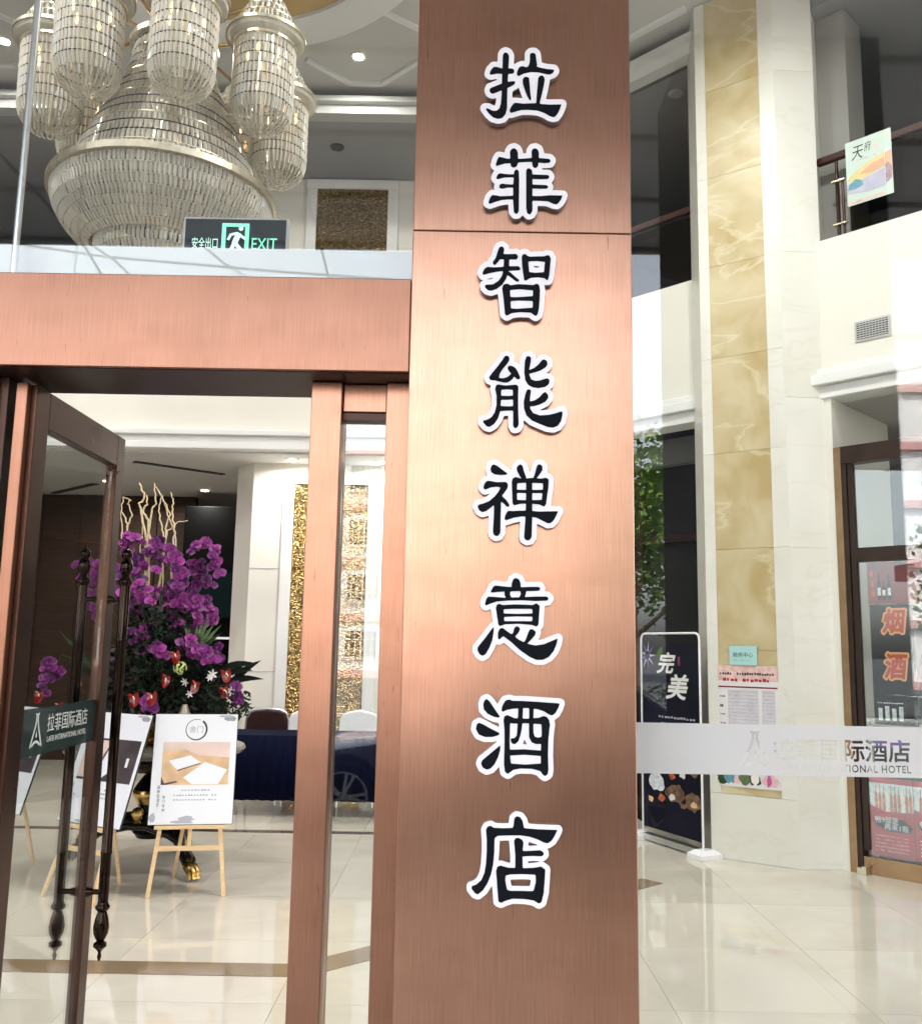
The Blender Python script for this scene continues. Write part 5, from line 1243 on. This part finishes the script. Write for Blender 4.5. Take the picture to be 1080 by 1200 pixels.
for path, c_, sp, d_ in (
    ([(138, 648), (150, 634), (166, 630)], 6, .018, 6.6), ([(136, 660), (140, 680)], 3, .02, 6.65),
    ([(160, 668), (170, 682), (165, 698), (160, 710)], 10, .035, 6.5), ([(158, 742), (168, 750), (165, 764)], 10, .032, 6.45),
    ([(180, 632), (188, 640)], 3, .015, 6.6), ([(196, 640), (206, 652), (212, 668), (216, 682)], 10, .018, 6.55),
    ([(206, 690), (222, 702), (228, 718), (234, 734)], 11, .022, 6.5), ([(200, 706), (206, 722), (204, 738)], 9, .03, 6.5),
    ([(222, 646), (234, 638), (246, 640), (252, 658), (255, 672)], 12, .012, 6.6), ([(240, 702), (246, 718), (252, 730)], 8, .012, 6.6),
    ([(214, 750), (228, 758), (240, 764), (256, 776)], 11, .018, 6.4), ([(186, 760), (192, 765)], 4, .016, 6.35),
    ([(172, 822), (182, 828)], 4, .014, 6.3), ([(276, 806), (280, 826)], 5, .012, 6.35), ([(252, 758), (258, 778)], 4, .014, 6.5),
    ([(100, 668), (112, 660), (122, 672), (118, 690)], 9, .03, 6.8), ([(104, 700), (112, 716)], 5, .03, 6.8), ([(70, 770), (62, 790), (56, 806)], 7, .03, 6.75),
    ([(132, 770), (128, 800)], 4, .025, 6.6), ([(150, 650), (165, 660), (185, 650), (200, 665)], 9, .03, 6.7), ([(180, 690), (195, 700), (215, 690), (232, 690)], 10, .035, 6.68), ([(150, 715), (175, 725), (190, 735)], 9, .03, 6.62), ([(225, 660), (238, 672), (245, 690)], 7, .025, 6.7), ([(140, 690), (150, 705)], 6, .025, 6.62), ([(180, 745), (205, 755), (225, 740)], 8, .03, 6.55)): spray(path, int(c_ * 1.7), sp * 1.25, d_)
# anthuriums: glossy heart spathes with a pale spadix
hb = MB(); hv = [(0, 0, .0)]; n_ = 18
for i in range(n_):
    a = 2 * math.pi * i / n_; x = .05 * math.sin(a) * (1 + .15 * math.cos(2 * a)); z = .05 * math.cos(a) - .012 * math.cos(2 * a) * 1.5 + (.014 if abs(math.sin(a)) < .3 and math.cos(a) > 0 else 0) * -1
    hv.append((x, .010 * math.cos(3 * a) - .008, z))
hb.add(hv, [(0, 1 + i, 1 + (i + 1) % n_) for i in range(n_)])
tmp = hb.build('spathe', 'anthurium', None, smooth=True); an_me = tmp.data; bpy.data.objects.remove(tmp)
tmp = MB().tube([(0, -.004, 0), (.006, -.02, .004), (.018, -.034, -.008), (.022, -.04, -.022)], [.006, .006, .005, .002], 6).build('spadix', 'spadix', None, smooth=True); sp_me = tmp.data; bpy.data.objects.remove(tmp)
for px, py, d_ in ((206, 768, 6.32), (195, 796, 6.28), (229, 803, 6.27), (265, 790, 6.32), (262, 809, 6.28), (157, 818, 6.27), (178, 817, 6.25), (164, 692, 6.6), (46, 815, 6.7), (70, 828, 6.6), (90, 800, 6.6)):
    o = bpy.data.objects.new('anthurium', an_me); COL.objects.link(o); o.parent = fa; o.location = loc(px, py, d_); s_ = fr.uniform(.75, .95); o.scale = (s_, s_, s_ * 1.1)
    o.rotation_euler = (fr.uniform(-.3, .2), fr.uniform(-.4, .4), fr.uniform(-.4, .4))
    l = bpy.data.objects.new('spadix', sp_me); COL.objects.link(l); l.parent = o
# lilies, hydrangea
mbL = MB()
for k in range(6): petal(mbL, R(60 * k), .07, .013, .02)
tmp = mbL.build('lily', 'lily', None, smooth=True); li_me = tmp.data; bpy.data.objects.remove(tmp)
for px, py, d_ in ((217, 799, 6.3), (249, 790, 6.3), (246, 794, 6.32), (271, 810, 6.3), (222, 813, 6.3)):
    o = bpy.data.objects.new('lily', li_me); COL.objects.link(o); o.parent = fa; o.location = loc(px, py, d_); s_ = fr.uniform(.4, .6); o.scale = (s_, s_, s_); o.rotation_euler = (fr.uniform(-.8, .5), fr.uniform(-3, 3), fr.uniform(-.6, .6))
mbH = MB()
for k in range(60):
    v = Vector((fr.gauss(0, 1), fr.gauss(0, 1), fr.gauss(0, 1))).normalized() * .045; u = v.orthogonal().normalized() * .011; w_ = v.cross(u).normalized() * .011
    mbH.add([v + u, v + w_, v - u, v - w_, v * 1.08], [(0, 1, 4), (1, 2, 4), (2, 3, 4), (3, 0, 4)])
for i_, (px, py) in enumerate(((211, 783), (115, 790))):
    if i_ == 0: ho = mbH.build('hydrangea', 'hydrangea', fa, world=False)
    else: ho = ho.copy(); COL.objects.link(ho)
    ho.location = loc(px, py, 6.33)
# strap leaves and broad dark leaves
def strap(a, b, w_, m_, sag=.04):
    a, b = Vector(a), Vector(b); mb = MB(); vs = []; n_ = 7; d_ = (b - a); side = d_.cross(Vector((0, 1, 0))).normalized()
    for i in range(n_ + 1):
        t_ = i / n_; p = a.lerp(b, t_) + Vector((0, -.02 * math.sin(t_ * 3), sag * math.sin(math.pi * t_))); ww = w_ * math.sin(math.pi * (.15 + .84 * t_))
        vs += [p - side * ww, p + Vector((0, .004, 0)), p + side * ww]
    return mb.add(vs, [(3 * i + k, 3 * i + k + 1, 3 * i + k + 4, 3 * i + k + 3) for i in range(n_) for k in (0, 1)]).build('leaf', m_, fa, smooth=True, world=False)
c0 = (228, 770, 6.5)
for px, py in ((238, 728), (246, 724), (252, 730), (260, 732), (262, 740), (232, 730), (222, 735), (215, 726)): strap(loc(*c0), loc(px, py, 6.45), .014, 'leaf_light' if fr.random() < .5 else 'leaf', .01)
for (x0_, y0_), (x1_, y1_), m_ in (((255, 805), (309, 796), 'leaf_dark'), ((250, 790), (302, 778), 'leaf_dark'), ((258, 795), (296, 786), 'leaf_dark'), ((262, 812), (306, 774), 'leaf_dark'), ((190, 790), (188, 690), 'leaf'), ((186, 790), (180, 700), 'leaf'),
      ((170, 790), (166, 725), 'leaf'), ((200, 790), (196, 735), 'leaf_dark'), ((210, 790), (228, 745), 'leaf_dark'), ((180, 800), (150, 770), 'leaf_dark'), ((185, 800), (230, 770), 'leaf_dark'), ((150, 810), (120, 770), 'leaf_dark'), ((140, 810), (80, 780), 'leaf_dark'), ((120, 800), (70, 740), 'leaf')):
    strap(loc(x0_, y0_, 6.5), loc(x1_, y1_, 6.42), .026 if 'dark' in m_ else .016, m_, .03)
# dense small foliage filling the heart of the bunch
mbF = MB()
for k in range(3600):
    a = fr.uniform(0, 2 * math.pi); rr = fr.random() ** .5; z = fr.uniform(-.08, .78); wid = .52 * (1 - max(0, z - .15) * .85)
    p = Vector((math.cos(a) * rr * wid + .03, math.sin(a) * rr * .30, z)); d_ = Vector((fr.gauss(0, 1), fr.gauss(0, 1), fr.gauss(.2, .7))).normalized(); u = d_.orthogonal().normalized()
    l_ = fr.uniform(.03, .075); w_ = l_ * .25; mbF.add([p, p + d_ * l_ * .5 + u * w_, p + d_ * l_, p + d_ * l_ * .5 - u * w_], [(0, 1, 2, 3)])
for k in range(420):      # trailing greenery at the right
    base = loc(fr.uniform(238, 292), fr.uniform(808, 838), fr.uniform(6.25, 6.5)); d_ = Vector((fr.gauss(.3, 1), fr.gauss(0, 1), fr.gauss(-.5, .8))).normalized(); u = d_.orthogonal().normalized(); l_ = fr.uniform(.02, .05); w_ = l_ * .22
    mbF.add([base, base + d_ * l_ * .5 + u * w_, base + d_ * l_, base + d_ * l_ * .5 - u * w_], [(0, 1, 2, 3)])
fo = mbF.build('foliage', 'leaf_dark', fa, world=False); fo['kind'] = 'stuff'

# ================================================================== CHANDELIER
CH_ = Vector((CX, CYc, 0))
cd = thing('chandelier', 'huge tiered crystal chandelier with a ring of hanging crystal lanterns', 'chandelier', (CX - .07, CYc, 4.2))
def prism_tier(mb, c, r, z0, z1, n_, w, lean=0.0, jit=.0):
    """a ring of hanging faceted prisms"""
    for k in range(n_):
        a = 2 * math.pi * (k + fr.uniform(-.1, .1)) / n_; ca, sa = math.cos(a), math.sin(a)
        t_ = Vector((-sa, ca, 0)) * w; o = Vector((ca, sa, 0)); p0 = c + o * r + Vector((0, 0, z1)); p1 = c + o * (r + lean) + Vector((0, 0, z0 + fr.uniform(-jit, jit))); d_ = o * w * .8
        mid = p0.lerp(p1, .12)
        mb.add([p0, mid + t_, mid + d_, mid - t_, mid - d_, p1 + t_ * .8, p1 + d_ * .8, p1 - t_ * .8, p1 - d_ * .8],
               [(0, 1, 2), (0, 2, 3), (0, 3, 4), (0, 4, 1), (1, 5, 6, 2), (2, 6, 7, 3), (3, 7, 8, 4), (4, 8, 5, 1), (8, 7, 6, 5)])
def hoop(name, c, r, z, t_, m_, par, n_=48, h=None):
    h = h or t_
    return MB().lathe([(r - t_, z - h), (r + t_, z - h), (r + t_, z + h), (r - t_, z + h)], n_, c, closed=True).build(name, m_, par, smooth=False, world=False)
# main bowl
O0 = Vector((0, 0, 0))
zo = lambda z: z - 4.2
tiers = [(.765, 4.75), (.757, 4.685), (.735, 4.62), (.70, 4.56), (.66, 4.505), (.61, 4.455), (.55, 4.41), (.49, 4.38)]
for i in range(len(tiers) - 1):
    mb = MB(); prism_tier(mb, O0, tiers[i][0], zo(tiers[i + 1][1] - .012), zo(tiers[i][1]), int(tiers[i][0] * 200), .0135, tiers[i + 1][0] - tiers[i][0], .002)
    mb.build('crystal_tier', 'crystal', cd, world=False); hoop('tier_hoop', O0, tiers[i][0], zo(tiers[i][1]), .0026, 'bronze_dark', cd, 64)
hoop('rim', O0, .778, zo(4.765), .022, 'pale_gold', cd, 72, .018)
hoop('rim_bead', O0, .784, zo(4.788), .010, 'pale_gold', cd, 72)
hoop('ring', O0, .465, zo(4.42), .014, 'gold', cd, 56)
tiers2 = [(.455, 4.41), (.45, 4.355), (.435, 4.30), (.41, 4.245), (.36, 4.195), (.29, 4.155), (.19, 4.125), (.09, 4.11)]
for i in range(len(tiers2) - 1):
    mb = MB(); prism_tier(mb, O0, tiers2[i][0], zo(tiers2[i + 1][1] - .010), zo(tiers2[i][1]), max(10, int(tiers2[i][0] * 200)), .0135, tiers2[i + 1][0] - tiers2[i][0], .002)
    mb.build('crystal_tier', 'crystal', cd, world=False); hoop('tier_hoop', O0, tiers2[i][0], zo(tiers2[i][1]), .0026, 'bronze_dark', cd, 48)
MB().lathe([(.02, -.13), (.04, -.10), (.03, -.06)], 16).build('finial', 'gold', cd, world=False, smooth=True)
# stacked cone above the rim
tiers3 = [(.64, 4.90), (.62, 4.98), (.60, 5.06), (.565, 5.14), (.53, 5.22), (.495, 5.30), (.46, 5.38), (.425, 5.46), (.39, 5.54), (.355, 5.62), (.325, 5.70), (.30, 5.78), (.28, 5.86), (.27, 5.94)]
for i, (r, z) in enumerate(tiers3):
    mb = MB(); prism_tier(mb, O0, r, zo(z - .085), zo(z), int(r * 190), .0135, .02, .003); mb.build('crystal_tier', 'crystal', cd, world=False)
    hoop('tier_hoop', O0, r + .004, zo(z), .003, 'bronze_dark' if i % 3 else 'pale_gold', cd, 48)
hoop('crown_ring', O0, .30, zo(5.97), .02, 'pale_gold', cd, 40)
for z in (6.02, 6.12, 6.22, 6.32, 6.42, 6.52):
    mb = MB(); prism_tier(mb, O0, .15, zo(z), zo(z + .10), 24, .008, 0, .003); mb.build('crystal_tier', 'crystal', cd, world=False); hoop('tier_hoop', O0, .155, zo(z + .10), .004, 'pale_gold', cd, 24)
MB().lathe([(.03, zo(4.15)), (.03, zo(7.6)), (.02, zo(7.9))], 12).build('stem', 'pale_gold', cd, world=False)
hoop('ceiling_rose', O0, .28, zo(7.42), .05, 'gold', cd, 40)
# eight lanterns on arms
lan = None
LZ = 5.10
for k in range(8):
    a = R(-90 + 22.5 + 45 * k); c = Vector((.80 * math.cos(a), .80 * math.sin(a), 0))
    if lan is None:
        lan = MB().lathe([(.20, .66), (.26, .69), (.272, .715), (.272, .74), (.25, .76), (.19, .76)], 40, closed=True).build('lantern', 'crystal', cd, world=False); lan.name = 'lantern'
        hoop('lantern_ring', O0, .270, .728, .012, 'pale_gold', lan, 40); hoop('lantern_ring', O0, .217, .655, .010, 'pale_gold', lan, 40)
        zz = [.655, .58, .505, .43, .355, .28, .205, .13]
        for i in range(7):
            mb = MB(); prism_tier(mb, O0, .21, zz[i + 1] - .008, zz[i], 44, .0125, -.002 if i < 6 else -.02, .003); mb.build('crystal_tier', 'crystal', lan, world=False)
            hoop('tier_hoop', O0, .212, zz[i], .0026, 'bronze_dark', lan, 32)
        for i, (r, z, r2, z2) in enumerate(((.19, .125, .16, .075), (.155, .075, .11, .035), (.105, .035, .05, .01))):
            mb = MB(); prism_tier(mb, O0, r, z2, z, int(r * 160), .009, r2 - r, .003); mb.build('crystal_tier', 'crystal', lan, world=False)
        for i, (r, z) in enumerate(((.20, .80), (.165, .87), (.13, .94), (.09, 1.0))):
            mb = MB(); prism_tier(mb, O0, r, z - .05, z + .04, int(r * 130) + 6, .009, .025, .003); mb.build('crystal_tier', 'crystal', lan, world=False); hoop('tier_hoop', O0, r, z + .04, .004, 'pale_gold', lan, 28)
        MB().lathe([(.012, .02), (.012, 1.06), (.03, 1.07), (.02, 1.10)], 10).build('rod', 'pale_gold', lan, world=False)
        for q in range(5):
            qa = 2 * math.pi * q / 5; MB().lathe([(.006, .40), (.013, .42), (.010, .45), (.003, .475)], 8, (.12 * math.cos(qa), .12 * math.sin(qa), .16)).build('bulb', 'bulb_glow', lan, world=False)
        lo = lan
    else: lo = copy_tree(lan, cd)
    lo.location = c + Vector((0, 0, LZ - 4.2 + (0, .02, -.05, .03, -.03, .04, -.02, .01)[k])); lo.rotation_euler = (fr.uniform(-.02, .02), fr.uniform(-.02, .02), fr.uniform(0, 1))
    MB().tube([(0, 0, zo(5.98)), c * .5 + Vector((0, 0, zo(6.14))), c + Vector((0, 0, LZ - 4.2 + 1.05))], .012, 8).build('arm', 'gold', cd, world=False, smooth=True)

# ================================================================== LIT CEILING LAMPS
def downlight(label, x, y, z, power, size=.16, group='ceiling downlights'):
    t = thing('downlight', label, 'lamp', (x, y, z), group)
    MB().lathe([(.055, -.012), (.075, -.010), (.08, -.001), (.055, -.001)], 24, closed=True).build('trim_ring', 'plaster_white', t, world=False, smooth=True)
    MB().lathe([(.02, -.008), (.053, -.007), (.053, -.002)], 24).build('lens', 'lamp_glow', t, world=False)
    l = bpy.data.lights.new('downlight_lamp', 'AREA'); l.shape = 'DISK'; l.size = size; l.energy = power; l.color = (1, .97, .92); l.spread = R(165)
    o = bpy.data.objects.new('downlight_lamp', l); COL.objects.link(o); o.parent = t; o.location = (0, 0, -.02)
    return t
UP, LO = 9.5, 3.2
dl_ = atz(420, 65, CZ); downlight('lit downlight in the upper ceiling right of the chandelier', dl_.x, dl_.y, CZ - .001, UP * .5)
dl_ = atz(5, 47, CZ); downlight('lit downlight in the upper ceiling at the far left', dl_.x, dl_.y, CZ - .001, UP)
for i, (x, y) in enumerate(((-4.6, 5.2), (.3, 5.4), (-2.9, 3.6), (1.9, 4.6), (-.4, 6.9))):
    downlight(['upper ceiling downlight out of view left of the chandelier', 'upper ceiling downlight out of view above the copper column', 'upper ceiling downlight just inside the door glass', 'upper ceiling downlight above the right floor', 'upper ceiling downlight near the angled gallery'][i], x, y, CZ - .001, UP * (1, 1, 1, 1.6, 1.5)[i])
for i, (px, py) in enumerate(((240, 574), (126, 563), (118, 593), (72, 615))):
    q = atz(px, py, 3.66); downlight(['small lit downlight under the gallery beside the pier', 'small lit downlight under the gallery nearest the door rail', 'second lit downlight seen through the glass door', 'small lit downlight deep under the gallery at the left'][i], q.x, q.y, 3.658, LO, .1, 'downlights under the gallery')
for i, (x, y) in enumerate(((-.9, 10.15), (-1.9, 10.12), (.4, 9.95))): downlight(['downlight above the white chairs', 'downlight above the dark brown chair', 'downlight hidden behind the copper column'][i], x, y, 3.658, LO * .7, .1, 'downlights under the gallery')
# linear air slots in the lower ceiling
for i, (px0, py0, px1, py1, lb) in enumerate(((157, 541, 262, 556, 'long dark air slot in the ceiling right of the door'), (63, 578, 112, 567, 'dark air slot in the ceiling seen through the door glass'))):
    a, b = atz(px0, py0, 3.655), atz(px1, py1, 3.655)
    v = thing('air_slot', lb, 'vent', a, 'air slots in the lower ceiling'); MB().bar(a, b, .10, .012).build('slot', 'vent_dark', v); MB().bar(a + Vector((0, .07, 0)), b + Vector((0, .07, 0)), .02, .016).build('edge', 'plaster_white', v)
sp_ = atz(395, 172, 7.158); s_ = thing('ceiling_speaker', 'small dark round speaker in the gallery soffit', 'speaker', sp_); MB().lathe([(.06, -.02), (.075, -.012), (.08, -.001), (.05, -.001)], 24).build('grille', 'vent_dark', s_, world=False)
sp_ = atz(792, 109, 7.158); s_ = thing('ceiling_speaker', 'pale ringed round speaker in the soffit left of the onyx pillar', 'speaker', sp_); MB().lathe([(.05, -.02), (.075, -.012), (.08, -.001), (.05, -.001)], 24).build('grille', 'vent_grey', s_, world=False)

# ================================================================== OUTDOORS (mirrored in the glass and copper)
# ---- car waiting in the drive
CYA = -2.95
car = thing('parked_car', 'grey saloon car waiting in the drive', 'car', (-.1, CYA - .85, -.1))
side = [(-1.55, .28), (-1.60, .45), (-1.55, .62), (-1.30, .74), (-.35, .88), (.25, 1.36), (.75, 1.45), (1.65, 1.42), (2.35, .98), (2.95, .92), (3.05, .70), (3.02, .40), (2.9, .28)]
def loft(profile, y0, y1, inset):
    n_ = len(profile); cx = sum(p[0] for p in profile) / n_; vs = []
    for y, s_, zsh in ((y0, inset, 0), (y0 + .12, 0, 0), (y1 - .12, 0, 0), (y1, inset, 0)):
        for x, z in profile: vs.append((x - (x - cx) * s_ * .25, y + (.16 if z > 1.0 else 0) * (1 if y < -3.8 else -1), z - .1 - s_ * .06))
    fs = [tuple(range(n_)), tuple(reversed(range(3 * n_, 4 * n_)))]
    for l in range(3): fs += [(l * n_ + i, (l + 1) * n_ + i, (l + 1) * n_ + (i + 1) % n_, l * n_ + (i + 1) % n_) for i in range(n_)]
    return MB().add(vs, fs)
cb = loft(side, CYA - 1.78, CYA, .25).build('body', 'car_paint', car, smooth=True, bevel=.03)
for wx in ((-.25, .30, .30, .93, 1.33), (.80, 1.55, .80, .95, 1.36)):
    x0_, x1_, x2_, z0_, z1_ = wx
    MB().add([(x0_ - .05, CYA - .02, z0_ - .1), (x1_ + .35, CYA - .02, z0_ - .1), (x1_, CYA - .15, z1_ - .1), (x2_ + .02, CYA - .15, z1_ - .1)], [(0, 1, 2, 3)]).build('side_window', 'window_dark', car)
for wx in (-1.04 + .0, 1.72):
    for wy in (CYA - .02, CYA - 1.56):
        tyre = bpy.data.objects.new('wheel', None); COL.objects.link(tyre); tyre.parent = car; tyre.location = Vector((wx, wy, .225)) - car.location; tyre.rotation_euler = (math.pi / 2, 0, 0)
        MB().lathe([(.235, -.10), (.31, -.10), (.325, -.07), (.325, .07), (.31, .10), (.235, .10)], 36, closed=True).build('tyre', 'rubber', tyre, smooth=True, world=False)
        rm = MB().lathe([(.215, -.10), (.24, -.10), (.24, .10), (.215, .10)], 36, closed=True)
        for sy in (1, -1):
            rm.lathe([(.035, .07 * sy), (.05, .075 * sy), (.02, .085 * sy)], 12)
            for q in range(5):
                for dq in (-.12, .12):
                    a = 2 * math.pi * q / 5 + dq; rm.bar((.04 * math.cos(a), .04 * math.sin(a), .075 * sy), (.225 * math.cos(a + dq * .4), .225 * math.sin(a + dq * .4), .085 * sy), .028, .018)
        rm.build('rim', 'rim_metal', tyre, world=False)
    MB().lathe([(.36, -.02), (.37, -.02), (.37, .01), (.36, .01)], 32, closed=True).build('wheel_arch', 'rubber', car)
    o = car.children[-1]; o.location = Vector((wx, CYA + .0, .24)) - car.location; o.rotation_euler = (math.pi / 2, 0, 0)
    d_ = MB().lathe([(.02, -.004), (.36, -.004), (.36, .0)], 32).build('arch_shadow', 'rubber', car); d_.location = Vector((wx, CYA + .005, .24)) - car.location; d_.rotation_euler = (math.pi / 2, 0, 0)
MB().box(-1.62, -1.45, CYA - .45, CYA - .08, .46, .60).build('headlight', 'headlight', car, bevel=.03); MB().box(-1.62, -1.45, CYA - 1.70, CYA - 1.33, .46, .60).build('headlight', 'headlight', car, bevel=.03)
for x_ in (.35, 1.35): MB().box(x_, x_ + .2, CYA + .001, CYA + .03, .68, .71).build('door_handle', 'silver_metal', car, bevel=.008)

# ---- apartment blocks across the street
def block(label, x0, x1, y, floors, fh, ph):
    t = thing('apartment_block', label, 'building', ((x0 + x1) / 2, y, -.1))
    h = floors * fh; MB().box(x0, x1, y - 12, y, -.1, h).build('wall', 'facade_white', t)
    MB().box(x0 - .4, x1 + .4, y - 12.4, y + .4, h, h + .5).build('roof', 'facade_pink', t)
    nb_ = int((x1 - x0) / 4.2); first_w = None
    for f in range(floors):
        MB().box(x0, x1, y + .001, y + .25, f * fh - .05, f * fh + .35).build('floor_band', 'facade_pink', t)
        for k in range(nb_):
            cx = x0 + (k + .5) * (x1 - x0) / nb_; cz = f * fh + 1.0
            if first_w is None:
                first_w = MB().box(-.9, .9, .001, .12, 0, 1.5).build('window', 'window_frame', t, world=False)
                for a, b_ in ((-.82, -.03), (.03, .82)): MB().box(a, b_, .121, .14, .08, 1.42).build('pane', 'window_dark', first_w, world=False)
                cg = MB()
                for q in range(7): cg.box(-.9 + q * .29, -.86 + q * .29, .45, .49, -.1, 1.55)
                for z_ in (-.1, .4, .95, 1.5): cg.box(-.9, .9, .44, .50, z_, z_ + .04)
                cg.build('window_cage', 'window_frame', first_w, world=False); w_ = first_w
            else: w_ = copy_tree(first_w, t)
            w_.location = (cx - t.location.x, 0, cz + .1)
    return t
block('white apartment block with pink floor bands across the street at the right', 15, 53, -40, 6, 3.0, 0)
block('white apartment block with pink floor bands across the street at the left', -34, -3, -44, 4, 3.0, 0)
# ---- street trees and hedge
def tree(label, x, y, h, cr, seed):
    r = random.Random(seed); t = thing('street_tree', label, 'tree', (x, y, -.1), 'street trees before the hotel')
    tips = []
    mb = MB().tube([(0, 0, 0), (.05, .02, h * .25), (-.03, .05, h * .5), (.02, 0, h * .8)], [.16, .13, .10, .04], 9)
    for k in range(9):
        a = r.uniform(0, 6.28); z0_ = h * r.uniform(.3, .62); e = Vector((math.cos(a) * cr * r.uniform(.5, .9), math.sin(a) * cr * r.uniform(.5, .9), z0_ + h * r.uniform(.12, .3)))
        mb.tube([(0, 0, z0_), (e.x * .5, e.y * .5, (z0_ + e.z) / 2 + .1), e], [.055, .04, .015], 6); tips.append(e)
    tips += [Vector((0, 0, h * .85)), Vector((.3, .2, h * .7))]
    mb.build('trunk', 'bark', t, world=False, smooth=True)
    mc = MB()
    for e in tips:
        for q in range(9):
            c = e + Vector((r.gauss(0, cr * .25), r.gauss(0, cr * .25), r.gauss(0, h * .07))); rr = r.uniform(.25, .5)
            for l in range(34):
                p = c + Vector((r.gauss(0, rr), r.gauss(0, rr), r.gauss(0, rr * .7))); d_ = Vector((r.gauss(0, 1), r.gauss(0, 1), r.gauss(0, .6))).normalized(); u = d_.orthogonal().normalized(); ll = r.uniform(.12, .24)
                mc.add([p, p + d_ * ll * .5 + u * ll * .28, p + d_ * ll, p + d_ * ll * .5 - u * ll * .28], [(0, 1, 2, 3)])
    c = mc.build('crown', 'tree_leaf', t, world=False); c['kind'] = 'stuff'
    return t
tree('leafy street tree nearest the canopy pillar', 3.3, -12.0, 6.2, 1.7, 3)
tree('leafy street tree at the right beyond the drive', 12.5, -14, 5.6, 1.9, 4)
tree('leafy street tree at the left beyond the drive', -9.5, -15, 6.0, 2.0, 5)
tree('tall street tree farther along the kerb', 5.4, -16.0, 7.0, 2.1, 6)
r = random.Random(9); mbh = MB()
for k in range(5200):
    p = Vector((r.uniform(1.6, 14), r.uniform(-10.9, -10.2), r.uniform(-.1, 1.0))); d_ = Vector((r.gauss(0, 1), r.gauss(0, 1), r.gauss(.3, .6))).normalized(); u = d_.orthogonal().normalized(); ll = r.uniform(.06, .14)
    mbh.add([p, p + d_ * ll * .5 + u * ll * .3, p + d_ * ll, p + d_ * ll * .5 - u * ll * .3], [(0, 1, 2, 3)])
hg = tag(mbh.build('hedge', 'hedge'), 'low clipped hedge along the far side of the drive', 'hedge')
# ---- dark stay cables under and beyond the canopy (mirrored in the upper glass)
def mirror(px, py, depth): p = at(px, py, depth); return Vector((p.x, 2 * 2.925 - p.y, p.z))
for i, (pts, lb) in enumerate((([(296, -20, 6.0), (330, 110, 7.0), (385, 325, 9.6), (392, 345, 9.8)], 'dark stay cable slanting down outside the upper glazing near the column'),
        ([(-30, 150, 7.4), (40, 222, 8.2), (100, 290, 9.4), (118, 320, 9.6)], 'dark stay cable slanting down outside the upper glazing at the far left'),
        ([(105, 285, 11.5), (135, 305, 11.5), (160, 330, 11.5)], 'short dark cable against the sky beyond the canopy edge'),
        ([(235, 285, 11.5), (262, 308, 11.5), (290, 325, 11.5)], 'second short dark cable against the sky beyond the canopy edge'),
        ([(-40, 276, 12.5), (120, 300, 12.5), (330, 318, 12.5), (500, 330, 12.5)], 'long level dark cable crossing the sky beyond the canopy edge'))):
    tag(MB().tube([mirror(*p) for p in pts], .016 if i < 2 else .02, 6).build('stay_cable', 'rubber'), lb, 'cable', 'dark stay cables outside')
